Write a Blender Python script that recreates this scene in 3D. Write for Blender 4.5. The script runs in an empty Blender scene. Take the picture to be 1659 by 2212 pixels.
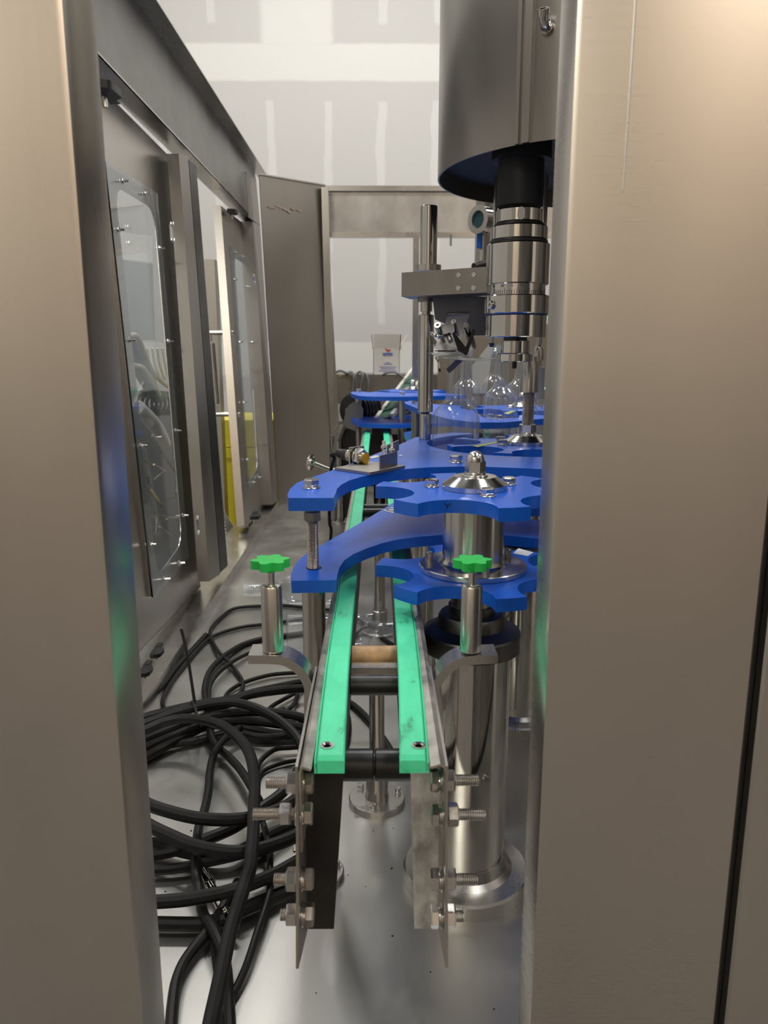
import bpy, bmesh, math, random
from mathutils import Vector, Matrix
random.seed(7)
PI = math.pi
sc = bpy.context.scene
C = sc.collection

# ------------------------------------------------------------------ camera
F_PX, PITCH, YAW, CAM_H = 1661.0, math.radians(11.8), math.radians(0.43), 0.74
cd = bpy.data.cameras.new('camera'); cam = bpy.data.objects.new('camera', cd); C.objects.link(cam)
cam.location = (0, 0, CAM_H); cam.rotation_euler = (PI / 2 - PITCH, 0, -YAW)
cd.sensor_fit = 'VERTICAL'; cd.sensor_height = 36.0; cd.lens = 36.0 * F_PX / 2212.0
cd.clip_start = 0.02; cd.clip_end = 60
cd.dof.use_dof = True; cd.dof.focus_distance = 1.05; cd.dof.aperture_fstop = 11.0
sc.camera = cam
# ------------------------------------------------------------------ world, lamps, exposure
w = bpy.data.worlds.new('world'); sc.world = w; w.use_nodes = True
w.node_tree.nodes['Background'].inputs[0].default_value = (0.9, 0.93, 1, 1)
w.node_tree.nodes['Background'].inputs[1].default_value = 0.05
sc.view_settings.view_transform = 'Standard'; sc.view_settings.look = 'None'
sc.view_settings.exposure = 0.33; sc.view_settings.gamma = 1.0; sc.view_settings.use_curve_mapping = False
try:
    sc.cycles.transparent_max_bounces = 24; sc.cycles.max_bounces = 10; sc.cycles.glossy_bounces = 6
except Exception: pass
CEIL = 4.6
def lamp(x, y, power, sx=0.6, sy=1.5, col=(1, .985, .96), z=None):
    d = bpy.data.lights.new('ceiling_lamp', 'AREA'); d.shape = 'RECTANGLE'; d.size = sx; d.size_y = sy
    d.energy = power; d.color = col
    o = bpy.data.objects.new('ceiling_lamp', d); C.objects.link(o); o.location = (x, y, z or CEIL - 0.12)
for (lx, ly, pw) in [(-1.5, 1.2, 40), (1.3, 1.2, 46), (3.8, 1.2, 36),
                     (3.6, 4.2, 40)]:
    lamp(lx, ly, pw)
lamp(0.35, 4.2, 72, 1.3, .25); lamp(-1.5, 4.2, 40, 1.3, .25)
lamp(-2.0, -3.3, 62, 1.6, .5, (1, .97, .86), 3.3); lamp(1.9, -3.5, 80, 2.4, .6, (1, .88, .74), 3.7)

# ------------------------------------------------------------------ measuring helpers (picture point -> point on a plane of the scene)
def pray(px, py):
    x = (px - 829.5) / F_PX; y = (py - 1106) / F_PX
    f = math.cos(PITCH) - y * math.sin(PITCH); u = -math.sin(PITCH) - y * math.cos(PITCH)
    return Vector((x * math.cos(YAW) + f * math.sin(YAW), f * math.cos(YAW) - x * math.sin(YAW), u))
CAM = Vector((0, 0, CAM_H))
def atz(px, py, z): v = pray(px, py); return CAM + v * ((z - CAM_H) / v.z)
def aty(px, py, y): v = pray(px, py); return CAM + v * (y / v.y)
def atx(px, py, x): v = pray(px, py); return CAM + v * (x / v.x)
LEAN = 0.06
def atl(px, py, off=0.0):          # the leaning side frame plane x = -0.48 - off - LEAN*z
    v = pray(px, py); t = (-0.48 - off - LEAN * CAM_H) / (v.x + LEAN * v.z)
    return CAM + v * t

# ------------------------------------------------------------------ materials
MATS = {}
def newmat(name):
    m = bpy.data.materials.new(name); m.use_nodes = True; MATS[name] = m
    nt = m.node_tree; return m, nt, nt.nodes['Principled BSDF']
def ramp(nt, src, stops):
    r = nt.nodes.new('ShaderNodeValToRGB'); e = r.color_ramp.elements
    while len(e) < len(stops): e.new(0.5)
    for i, (p, c) in enumerate(stops):
        e[i].position = p; e[i].color = (c, c, c, 1) if not isinstance(c, tuple) else (c[0], c[1], c[2], 1)
    nt.links.new(src, r.inputs[0]); return r.outputs[0]
def noise(nt, scale, stretch=(1, 1, 1), detail=3, rough=.55, coord='Object'):
    tc = nt.nodes.new('ShaderNodeTexCoord'); mp = nt.nodes.new('ShaderNodeMapping'); mp.inputs['Scale'].default_value = stretch
    nt.links.new(tc.outputs[coord], mp.inputs[0])
    n = nt.nodes.new('ShaderNodeTexNoise'); n.inputs['Scale'].default_value = scale; n.inputs['Detail'].default_value = detail
    n.inputs['Roughness'].default_value = rough
    nt.links.new(mp.outputs[0], n.inputs['Vector']); return n.outputs['Fac']
def bump(nt, b, src, strength, dist=.001):
    n = nt.nodes.new('ShaderNodeBump'); n.inputs['Strength'].default_value = strength; n.inputs['Distance'].default_value = dist
    nt.links.new(src, n.inputs['Height']); nt.links.new(n.outputs[0], b.inputs['Normal'])
def steel(name, col=(.56, .545, .52), rough=(.20, .32), brush=(300, 300, 8), bscale=1.0, blotch=6.0, bl=.12, bs=0, aniso=0.0):
    m, nt, b = newmat(name)
    b.inputs['Metallic'].default_value = 1.0
    n1 = noise(nt, blotch, (1, 1, .6), 4); n2 = noise(nt, bscale, brush, 2)
    c = ramp(nt, n1, [(.3, tuple(v * (1 - bl) for v in col)), (.7, tuple(min(1, v * (1 + bl * .6)) for v in col))])
    nt.links.new(c, b.inputs['Base Color'])
    mx = nt.nodes.new('ShaderNodeMix'); mx.data_type = 'FLOAT'; mx.inputs[0].default_value = .22
    nt.links.new(n1, mx.inputs[2]); nt.links.new(n2, mx.inputs[3])
    r = ramp(nt, mx.outputs[0], [(.3, rough[0]), (.7, rough[1])]); nt.links.new(r, b.inputs['Roughness'])
    if bs: bump(nt, b, n2, bs, .0006)
    if aniso: b.inputs['Anisotropic'].default_value = aniso
    return m
def plain(name, col, rough=.4, metallic=0, var=.1, vs=8, spec=.5, bs=0, bscale=60, rv=.06):
    m, nt, b = newmat(name)
    n = noise(nt, vs, (1, 1, 1), 4)
    c = ramp(nt, n, [(.3, tuple(v * (1 - var) for v in col)), (.7, tuple(min(1, v * (1 + var)) for v in col))])
    nt.links.new(c, b.inputs['Base Color'])
    r = ramp(nt, n, [(.3, max(.02, rough - rv)), (.7, rough + rv)]); nt.links.new(r, b.inputs['Roughness'])
    b.inputs['Metallic'].default_value = metallic; b.inputs['Specular IOR Level'].default_value = spec
    if bs: bump(nt, b, noise(nt, bscale), bs, .001)
    return m
def clear(name, tint=(.95, .97, .97), lo=.03, hi=.75, rough=.03, blend=.35, haze=0.0, hazecol=(.8, .85, .9)):
    m, nt, b = newmat(name); nt.nodes.remove(b)
    out = nt.nodes['Material Output']
    t = nt.nodes.new('ShaderNodeBsdfTransparent'); t.inputs[0].default_value = (*tint, 1)
    g = nt.nodes.new('ShaderNodeBsdfGlossy'); g.inputs['Roughness'].default_value = rough; g.inputs[0].default_value = (.95, .97, 1, 1)
    lw = nt.nodes.new('ShaderNodeLayerWeight'); lw.inputs[0].default_value = blend
    f = ramp(nt, lw.outputs['Facing'], [(0, lo), (.6, lo + (hi - lo) * .22), (1, hi)])
    mx = nt.nodes.new('ShaderNodeMixShader'); nt.links.new(f, mx.inputs[0]); nt.links.new(t.outputs[0], mx.inputs[1]); nt.links.new(g.outputs[0], mx.inputs[2])
    res = mx.outputs[0]
    if haze:
        d = nt.nodes.new('ShaderNodeBsdfDiffuse'); d.inputs[0].default_value = (*hazecol, 1)
        m2 = nt.nodes.new('ShaderNodeMixShader'); m2.inputs[0].default_value = haze
        nt.links.new(res, m2.inputs[1]); nt.links.new(d.outputs[0], m2.inputs[2]); res = m2.outputs[0]
    nt.links.new(res, out.inputs[0]); return m

STEEL = steel('brushed_steel')
STEELV = steel('brushed_steel_panel', (.60, .575, .54), (.24, .34), (90, 90, 3), 4, 3.0, .07, .012)
STEELH = steel('brushed_steel_horizontal', (.62, .59, .55), (.24, .34), (3, 3, 160), 4, 2.5, .06, .005)
DECK = steel('brushed_deck', (.53, .52, .49), (.30, .44), (40, 12, 6), 3, 7.0, .10, .02)
DARKST = steel('dull_dark_steel', (.36, .34, .315), (.34, .5), (120, 8, 120), 3, 5.0, .2, .1)
POL = steel('polished_steel', (.60, .585, .56), (.05, .11), (400, 400, 10), 1, 5, .08, .03)
TURN = steel('turned_steel', (.62, .61, .59), (.12, .22), (10, 10, 900), 2, 8, .06, .05)
BOLT = steel('bolt_steel', (.70, .69, .68), (.13, .24), (60, 60, 60), 4, 40, .15, .05)
THREAD = steel('thread_steel', (.50, .46, .43), (.25, .4), (60, 60, 60), 4, 40, .15, .05)
WORN = steel('worn_rail_steel', (.50, .47, .43), (.36, .55), (40, 4, 40), 6, 30, .35, .12)
BLACKST = plain('blackened_steel', (.045, .042, .04), .42, .7, .3, 12)
DKCOL = steel('dark_turned_cap', (.16, .155, .15), (.3, .42), (20, 20, 300), 2, 10, .15, .05)
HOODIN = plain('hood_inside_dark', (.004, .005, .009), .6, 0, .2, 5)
def blue_plastic():
    m, nt, b = newmat('blue_plastic')
    n = noise(nt, 14, (1, 1, 1), 5, .65)
    n2 = noise(nt, 5, (1, 3, 1), 5, .7)
    c = ramp(nt, n, [(.3, (.002, .105, .62)), (.72, (.003, .125, .72))])
    dirt = ramp(nt, n2, [(.56, 0.0), (.8, .34)])
    geo = nt.nodes.new('ShaderNodeNewGeometry'); sp = nt.nodes.new('ShaderNodeSeparateXYZ'); nt.links.new(geo.outputs['True Normal'], sp.inputs[0])
    up = ramp(nt, sp.outputs[2], [(.6, 0.0), (.9, 1.0)])
    mul = nt.nodes.new('ShaderNodeMath'); mul.operation = 'MULTIPLY'; nt.links.new(dirt, mul.inputs[0]); nt.links.new(up, mul.inputs[1])
    mx = nt.nodes.new('ShaderNodeMix'); mx.data_type = 'RGBA'
    nt.links.new(mul.outputs[0], mx.inputs[0]); nt.links.new(c, mx.inputs[6]); mx.inputs[7].default_value = (.08, .11, .24, 1)
    nt.links.new(mx.outputs[2], b.inputs['Base Color'])
    b.inputs['Roughness'].default_value = .30; b.inputs['Specular IOR Level'].default_value = .62
    bump(nt, b, noise(nt, 90), .06, .0006); return m
BLUE = blue_plastic()
def green_strip():
    m, nt, b = newmat('green_wear_strip')
    n = noise(nt, 34, (1, .35, 1), 5, .7)
    c = ramp(nt, n, [(.30, (.03, .30, .16)), (.40, (.07, .66, .35)), (.62, (.09, .76, .42))])
    nt.links.new(c, b.inputs['Base Color']); b.inputs['Roughness'].default_value = .42; return m
GREEN = green_strip()
KNOB = plain('green_knob', (.018, .50, .085), .33, 0, .06, 20)
RUB = plain('black_rubber', (.008, .008, .008), .46, 0, .5, 25, .35, .1, 120)
BLK = plain('black_plastic', (.012, .012, .013), .38, 0, .3, 20)
TAN = plain('worn_tan_roller', (.42, .25, .12), .5, 0, .5, 40)
YEL = plain('yellow_plastic', (.90, .76, .05), .35, 0, .05, 5)
YFACE = plain('yellow_sensor_face', (.62, .36, .01), .45, 0, .12, 60)
NICKEL = steel('nickel_barrel', (.62, .56, .44), (.15, .25), (40, 40, 40), 3, 12, .1, .03)
WHITE = plain('white_card', (.86, .83, .81), .6, 0, .03, 4)
KRAFT = plain('kraft_card', (.34, .21, .11), .7, 0, .1, 20)
REDP = plain('red_print', (.72, .09, .05), .6, 0, .02)
BLUEP = plain('blue_print', (.12, .18, .55), .6, 0, .02)
TAPE = plain('yellow_tape', (.55, .60, .16), .5, 0, .1, 30)
PAPER = plain('white_label', (.75, .78, .80), .5, 0, .03)
BTAPE = plain('blue_tape', (.01, .14, .62), .5, 0, .1)
INK = plain('black_marker', (.006, .006, .012), .6, 0, .1)
BAND = plain('blue_seal', (.01, .03, .16), .35, 0, .1)
GLASS = clear('clear_bottle_plastic', (.95, .965, .975), .05, .85, .06, .5, .06, (.75, .8, .9))
PANE = clear('clear_acrylic_pane', (.90, .92, .93), .06, .55, .02, .3, .05, (.6, .65, .7))
PALE = plain('pale_rail_plastic', (.62, .60, .54), .5, 0, .08, 20)
DKGREEN = plain('dark_green_belt', (.01, .10, .055), .5, 0, .15, 20)
GREY = plain('grey_paint', (.16, .165, .17), .5, 0, .15, 12)
LGREY = plain('light_grey_paint', (.55, .55, .53), .5, 0, .06, 8)
HOSE = plain('pale_hose', (.52, .50, .45), .5, 0, .08, 20)
PINK = plain('scratched_tape_residue', (.50, .36, .30), .55, .3, .2, 80)
CONC = plain('concrete', (.15, .14, .13), .55, 0, .2, 3)
WARM = plain('warm_room_paint', (.58, .49, .40), .8, 0, .04, 2)
ROOMW = plain('white_room_paint', (.74, .73, .70), .85, 0, .03, 2)
TEAL = plain('teal_cover', (.03, .10, .11), .45, 0, .2, 8)

REFLECT_BAND = plain('reflect_band_paint', (.42, .36, .31), .6, 0, .1, 2)
CEILM = plain('dark_open_ceiling', (.10, .10, .105), .8, 0, .2, 2)
def drywall(name, axis):
    """grey paper board with pale joint compound bands and stud strips"""
    m, nt, b = newmat(name); L = nt.links
    tc = nt.nodes.new('ShaderNodeTexCoord'); sp = nt.nodes.new('ShaderNodeSeparateXYZ'); L.new(tc.outputs['Object'], sp.inputs[0])
    def math_(op, a, bb=None, cc=None, clamp=False):
        n = nt.nodes.new('ShaderNodeMath'); n.operation = op; n.use_clamp = clamp
        for i, v in enumerate((a, bb, cc)):
            if v is None: continue
            if isinstance(v, (int, float)): n.inputs[i].default_value = v
            else: L.new(v, n.inputs[i])
        return n.outputs[0]
    u = sp.outputs[axis]; z = sp.outputs[2]
    wob = math_('MULTIPLY', math_('SUBTRACT', noise(nt, 7, (1, 1, 1), 3), .5), .05)
    wob2 = math_('MULTIPLY', math_('SUBTRACT', noise(nt, 1.6, (1, 1, 1), 2), .5), .16)
    def smooth(val, lo, hi):
        n = nt.nodes.new('ShaderNodeMapRange'); n.interpolation_type = 'SMOOTHSTEP'
        n.inputs['From Min'].default_value = lo; n.inputs['From Max'].default_value = hi; L.new(val, n.inputs['Value']); return n.outputs[0]
    def band(center, half, soft, src):
        d = math_('ABSOLUTE', math_('SUBTRACT', src, center)); return math_('SUBTRACT', 1.0, smooth(d, half - soft, half + soft))
    zj = math_('ADD', z, math_('MULTIPLY', wob, .4))
    hb = None
    for (c_, h_) in JOINTS:
        v = band(c_, h_, .012, zj); hb = v if hb is None else math_('MAXIMUM', hb, v)
    # vertical butt joint above the upper band
    vb = math_('MULTIPLY', band(BUTT[0], BUTT[1], .03, math_('ADD', u, wob)), smooth(z, BUTT[2], BUTT[2] + .02))
    # stud strips: repeat every .41
    uu = math_('ADD', u, math_('ADD', wob2, 10.0 + STUD_OFF)); fr = math_('FRACT', math_('DIVIDE', uu, .41))
    st = band(.5, .075, .018, math_('ADD', fr, wob))
    gaps = None
    for (c_, h_) in JOINTS:
        v = smooth(math_('ABSOLUTE', math_('SUBTRACT', math_('ADD', z, wob), c_)), h_ + .12, h_ + .15); gaps = v if gaps is None else math_('MULTIPLY', gaps, v)
    strips = math_('MULTIPLY', math_('MULTIPLY', st, gaps), .6)
    mud = math_('MAXIMUM', math_('MAXIMUM', hb, vb), strips, clamp=True)
    mx = nt.nodes.new('ShaderNodeMix'); mx.data_type = 'RGBA'; L.new(mud, mx.inputs[0])
    mx.inputs[6].default_value = (.545, .53, .51, 1); mx.inputs[7].default_value = (.68, .675, .645, 1)
    L.new(mx.outputs[2], b.inputs['Base Color']); b.inputs['Roughness'].default_value = .8
    bump(nt, b, mud, .3, .002); return m
BACKY = 6.2
JOINTS = [(aty(700, 135, BACKY).z, .125), (aty(800, 776, BACKY).z, .13)]
BUTT = (aty(640, 40, BACKY).x, .26, aty(640, 100, BACKY).z)
STUD_OFF = .205 - aty(752, 300, BACKY).x % .41
DRY = drywall('drywall_back', 0)
DRYL = drywall('drywall_left', 1)

# ------------------------------------------------------------------ object helpers
ROOT = {}
def thing(name, label, cat, loc=(0, 0, 0), group=None):
    o = bpy.data.objects.new(name, None); C.objects.link(o); o.location = loc; o.empty_display_size = .02
    o['label'] = label; o['category'] = cat
    if group: o['group'] = group
    ROOT[o.name] = Vector(loc); return o
def base(o):
    return ROOT.get(o.name, Vector((0, 0, 0)))
def tag(o, label, cat, group=None):
    o['label'] = label; o['category'] = cat
    if group: o['group'] = group
    return o
def obj(name, bm, mat, parent=None, label=None, smooth=32, kind=None, origin=None):
    """bm is in world coordinates; a part is stored relative to its thing's base"""
    off = base(parent) if parent else (Vector(origin) if origin else None)
    if off is None:
        zs = [v.co.z for v in bm.verts]; n = max(1, len(bm.verts)); s = Vector((0, 0, 0))
        for v in bm.verts: s += v.co
        off = Vector((s.x / n, s.y / n, min(zs)))
    bmesh.ops.recalc_face_normals(bm, faces=bm.faces[:])
    bmesh.ops.translate(bm, vec=-off, verts=bm.verts[:])
    me = bpy.data.meshes.new(name); bm.to_mesh(me); bm.free()
    me.materials.append(mat)
    if smooth:
        me.polygons.foreach_set('use_smooth', [True] * len(me.polygons)); me.set_sharp_from_angle(angle=math.radians(smooth))
    o = bpy.data.objects.new(name, me); C.objects.link(o)
    if parent: o.parent = parent; ROOT[o.name] = off
    else: o.location = off; ROOT[o.name] = off
    if label: o['label'] = label
    if kind: o['kind'] = kind
    return o
def copy_tree(o, parent=None):
    c = o.copy(); C.objects.link(c); c.parent = parent
    for ch in o.children: copy_tree(ch, c)
    return c
def B(): return bmesh.new()
def bev(bm, w, seg=2, ang=40):
    es = [e for e in bm.edges if len(e.link_faces) == 2 and e.calc_face_angle(0) > math.radians(ang)]
    if es: bmesh.ops.bevel(bm, geom=es, offset=w, segments=seg, affect='EDGES', profile=.5, clamp_overlap=True)
    return bm
def box(bm, a, b):
    x0, y0, z0 = a; x1, y1, z1 = b
    v = [bm.verts.new(p) for p in ((x0, y0, z0), (x1, y0, z0), (x1, y1, z0), (x0, y1, z0), (x0, y0, z1), (x1, y0, z1), (x1, y1, z1), (x0, y1, z1))]
    for f in ((0, 3, 2, 1), (4, 5, 6, 7), (0, 1, 5, 4), (1, 2, 6, 5), (2, 3, 7, 6), (3, 0, 4, 7)): bm.faces.new([v[i] for i in f])
    return bm
def extr(bm, pts, vec):
    """closed polygon extruded along vec"""
    vec = Vector(vec); n = len(pts)
    a = [bm.verts.new(Vector(p)) for p in pts]; b = [bm.verts.new(Vector(p) + vec) for p in pts]
    bm.faces.new(a[::-1]); bm.faces.new(b)
    for i in range(n): bm.faces.new((a[i], a[(i + 1) % n], b[(i + 1) % n], b[i]))
    return bm
def prism(bm, poly, z0, z1): return extr(bm, [(x, y, z0) for x, y in poly], (0, 0, z1 - z0))
def frame_for(d):
    d = Vector(d).normalized(); h = Vector((0, 0, 1)) if abs(d.z) < .9 else Vector((1, 0, 0))
    u = h.cross(d).normalized(); return d, u, d.cross(u)
def lathe(bm, prof, o=(0, 0, 0), axis=(0, 0, 1), seg=32, phase=0.0):
    """profile [(t along axis, r)] revolved about axis through o"""
    d, u, v = frame_for(axis); o = Vector(o); rings = []
    for t, r in prof:
        if r < 1e-6: rings.append([bm.verts.new(o + d * t)])
        else: rings.append([bm.verts.new(o + d * t + u * (r * math.cos(phase + 2 * PI * i / seg)) + v * (r * math.sin(phase + 2 * PI * i / seg))) for i in range(seg)])
    for a, b in zip(rings, rings[1:]):
        if len(a) == 1 and len(b) == 1: continue
        for i in range(seg):
            j = (i + 1) % seg
            if len(a) == 1: bm.faces.new((a[0], b[i], b[j]))
            elif len(b) == 1: bm.faces.new((a[i], a[j], b[0]))
            else: bm.faces.new((a[i], a[j], b[j], b[i]))
    return bm
def cyl(bm, p, q, r, seg=24, r2=None, c=0.0):
    p = Vector(p); q = Vector(q); L = (q - p).length; r2 = r if r2 is None else r2
    if c: prof = [(0, 0), (0, r - c), (c, r), (L - c, r2), (L, r2 - c), (L, 0)]
    else: prof = [(0, 0), (0, r), (L, r2), (L, 0)]
    return lathe(bm, prof, p, q - p, seg)
def hexn(bm, p, axis, h, af, phase=0.0, ch=.0012):
    """hexagon (bolt head or nut) of width across flats af"""
    r = af / math.sqrt(3)
    return lathe(bm, [(0, 0), (0, r * .93), (ch * .6, r), (h - ch, r), (h, r * .88), (h, 0)], p, axis, 6, phase)
def washer(bm, p, axis, h, r, ri=0.0): return lathe(bm, [(0, ri), (0, r - .0004), (h * .3, r), (h * .7, r), (h, r - .0004), (h, ri)], p, axis, 24)
def thread(bm, p, q, r, pitch=.00175, seg=14):
    p = Vector(p); q = Vector(q); L = (q - p).length; n = max(2, int(L / pitch)); prof = [(0, 0)]
    for i in range(n):
        prof += [(L * i / n, r * .88), (L * (i + .5) / n, r)]
    prof += [(L, r * .88), (L, 0)]
    return lathe(bm, prof, p, q - p, seg)
def spline(pts, n=6):
    P = [Vector(p) for p in pts]; P = [P[0] * 2 - P[1]] + P + [P[-1] * 2 - P[-2]]; out = []
    for i in range(1, len(P) - 2):
        a, b, c, d = P[i - 1:i + 3]
        for k in range(n):
            t = k / n
            out.append(.5 * ((2 * b) + (c - a) * t + (2 * a - 5 * b + 4 * c - d) * t * t + (3 * b - a - 3 * c + d) * t ** 3))
    out.append(P[-2]); return out
def tube(bm, pts, r, seg=10, smooth=6, caps=True):
    P = spline(pts, smooth) if smooth else [Vector(p) for p in pts]
    T = [(P[min(i + 1, len(P) - 1)] - P[max(i - 1, 0)]).normalized() for i in range(len(P))]
    _, u, _ = frame_for(T[0]); rings = []
    for i, p in enumerate(P):
        u = (u - T[i] * u.dot(T[i])).normalized(); v = T[i].cross(u)
        rr = r(i / (len(P) - 1)) if callable(r) else r
        rings.append([bm.verts.new(p + (u * math.cos(2 * PI * k / seg) + v * math.sin(2 * PI * k / seg)) * rr) for k in range(seg)])
    for a, b in zip(rings, rings[1:]):
        for k in range(seg): bm.faces.new((a[k], a[(k + 1) % seg], b[(k + 1) % seg], b[k]))
    if caps: bm.faces.new(rings[0][::-1]); bm.faces.new(rings[-1])
    return bm
def sheet(bm, path, up, t, side=None):
    """a strip of sheet metal: polyline extruded along up, thickness t (offset in the plane square to up)"""
    up = Vector(up); P = [Vector(p) for p in path]; n = len(P); offs = []
    for i in range(n):
        d = (P[min(i + 1, n - 1)] - P[max(i - 1, 0)]).normalized(); offs.append(d.cross(up.normalized()).normalized() * t)
    return extr(bm, P + [P[i] + offs[i] for i in range(n - 1, -1, -1)], up)
def panel_with_hole(bm, outer, hole, place, tvec, n=72):
    """flat ring between two star-shaped loops given as 2-D points, mapped by place(), thickness tvec"""
    cx = sum(p[0] for p in hole) / len(hole); cy = sum(p[1] for p in hole) / len(hole)
    def hit(poly, a):
        dx, dy = math.cos(a), math.sin(a); best = None
        for i in range(len(poly)):
            (x1, y1), (x2, y2) = poly[i], poly[(i + 1) % len(poly)]; ex, ey = x2 - x1, y2 - y1
            det = dx * (-ey) + dy * ex
            if abs(det) < 1e-12: continue
            rx, ry = x1 - cx, y1 - cy; t = (rx * (-ey) + ry * ex) / det; s = (dx * ry - dy * rx) / det
            if t > 0 and -1e-6 <= s <= 1 + 1e-6 and (best is None or t > best): best = t
        return (cx + dx * best, cy + dy * best)
    angs = [2 * PI * i / n for i in range(n)] + [math.atan2(p[1] - cy, p[0] - cx) % (2 * PI) for p in outer] + [math.atan2(p[1] - cy, p[0] - cx) % (2 * PI) for p in hole]
    angs = sorted(set(round(a, 4) for a in angs)); tv = Vector(tvec)
    O = [Vector(place(*hit(outer, a))) for a in angs]; H = [Vector(place(*hit(hole, a))) for a in angs]
    o1 = [bm.verts.new(p) for p in O]; h1 = [bm.verts.new(p) for p in H]; o2 = [bm.verts.new(p + tv) for p in O]; h2 = [bm.verts.new(p + tv) for p in H]
    m = len(angs)
    for i in range(m):
        j = (i + 1) % m
        bm.faces.new((o1[i], o1[j], h1[j], h1[i])); bm.faces.new((o2[j], o2[i], h2[i], h2[j]))
        bm.faces.new((o1[j], o1[i], o2[i], o2[j])); bm.faces.new((h1[i], h1[j], h2[j], h2[i]))
    return bm
def rrect(pts, r, n=5):
    """round the corners of a convex 2-D polygon"""
    out = []; N = len(pts)
    for i in range(N):
        p0, p, p1 = Vector(pts[i - 1]), Vector(pts[i]), Vector(pts[(i + 1) % N])
        a = p + (p0 - p).normalized() * min(r, (p0 - p).length * .45); b = p + (p1 - p).normalized() * min(r, (p1 - p).length * .45)
        for k in range(n + 1):
            t = k / n; out.append(tuple((a * (1 - t) ** 2 + p * 2 * t * (1 - t) + b * t * t)[:2]))
    return out

# ================================================================== THE ROOM
FZ = -0.86
def structure(name, bm, m):
    o = obj(name, bm, m, smooth=0, origin=(0, 0, 0)); o['kind'] = 'structure'; return o
RX0, RX1, RY0 = -2.7, 5.2, -4.2
structure('floor', box(B(), (RX0 - .1, RY0 - .1, FZ - .1), (RX1 + .1, BACKY + .1, FZ)), CONC)
structure('ceiling', box(B(), (RX0 - .1, RY0 - .1, CEIL), (RX1 + .1, BACKY + .1, CEIL + .1)), CEILM)
structure('wall_back', box(B(), (RX0 - .1, BACKY, FZ), (RX1 + .1, BACKY + .12, CEIL)), DRY)
structure('wall_left', box(B(), (RX0 - .12, RY0, FZ), (RX0, BACKY, CEIL)), DRYL)
structure('wall_right', box(B(), (RX1, RY0, FZ), (RX1 + .12, BACKY, CEIL)), ROOMW)
structure('wall_front', box(B(), (RX0 - .1, RY0 - .12, FZ), (RX1 + .1, RY0, CEIL)), WARM)
structure('reflect_band_1', box(B(), (RX0, RY0, FZ), (RX1, RY0 + .03, 0.85)), REFLECT_BAND)  # unseen band added behind the camera to darken the panel reflections

# ================================================================== MACHINE BED
bed = thing('machine_bed', 'wide brushed stainless steel deck under the conveyor and cables', 'machine bed', (0, 0, -.03))
obj('deck', box(B(), (-.482, .605, -.03), (1.25, 4.25, 0)), DECK, bed)
sb = B(); box(sb, (-.482, .61, -.40), (1.25, 4.25, -.034)); obj('skirt', sb, DARKST, bed)

# ================================================================== NEAR POST AND FRONT PANELS
def near_post():
    yr, yf = .56, .5                                   # rear and front edge of the post's inner side
    xi = atz(355, 2212, 0).x                           # placeholder, replaced just below
    a = aty(280, 1106, .60); xi = a.x
    t = thing('entrance_post', 'broad stainless steel post at the left edge of the opening, nearest the viewer', 'post', (xi - .2, .56, FZ))
    b = B(); y1 = .60; y0 = atx(222, 1106, xi).y
    poly = [(xi, y1), (xi, y0 + .006), (xi - .0018, y0 + .0018), (xi - .006, y0), (xi - .4, y0), (xi - .4, y1)]
    prism(b, poly, FZ, 2.6); obj('post_sheet', b, STEELV, t)
    return xi, y0
PXI, PY0 = near_post()
def right_panel():
    xi = aty(1166, 1106, .60).x; y1 = .60; y0 = atx(1194, 1106, xi).y
    xs = aty(1612, 1600, y0).x
    t = thing('front_panel', 'broad brushed stainless steel panel filling the right of the view', 'panel', (xi + .07, y0, FZ))
    b = B(); prism(b, [(xi, y1), (xi, y0 + .005), (xi + .0015, y0 + .0015), (xi + .005, y0), (xs - .003, y0), (xs, y0 + .003), (xs, y0 + .03), (xi + .02, y0 + .03), (xi + .02, y1)], FZ, 2.6)
    obj('panel_sheet', b, STEELH, t)
    ob = B(); p = aty(1345, 415, y0)                  # the weld seam that runs down the panel from the top
    tube(ob, [(p.x, y0 - .0001, p.z), (p.x + .001, y0 - .0002, p.z + .25), (p.x + .002, y0 - .0001, 2.5)], .0009, 6, 3); obj('weld_seam', ob, STEELH, t)
    xs2 = aty(1633, 1600, y0).x
    t2 = thing('cabinet', 'stainless steel door panel beyond the dark vertical gap at the right edge', 'panel', (xs2 + .2, y0, FZ))
    b = B(); prism(b, [(xs2, y0 + .03), (xs2, y0 + .002), (xs2 + .002, y0), (xs2 + .6, y0), (xs2 + .6, y0 + .03)], FZ, 2.6); obj('panel_sheet', b, STEELV, t2)
    g = thing('gap_infill', 'plain dark seal in the gap between the right panels', 'infill', ((xs + xs2) / 2, y0 + .02, FZ))  # plain dark strip fills the gap between the two panels
    obj('infill_strip', box(B(), (xs + .0005, y0 + .012, FZ), (xs2 - .0005, y0 + .028, 2.6)), BLK, g)
    return xi
RXI = right_panel()

# ================================================================== LEFT SIDE FRAME (leaning slightly outwards)
side = thing('guard_enclosure', 'stainless steel side frame of beam, posts and sill on the left', 'frame', (-.5, 2.3, 0))
OUT = Vector((-.05, 0, -.003))
Y0S = .62
def lp(y, z, off=0.0): return Vector((-.48 - off - LEAN * z, y, z))
zb = atl(561, 487).z; zt = aty(553, 375, atl(561, 487).y).z
YE = atl(561, 487).y
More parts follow.
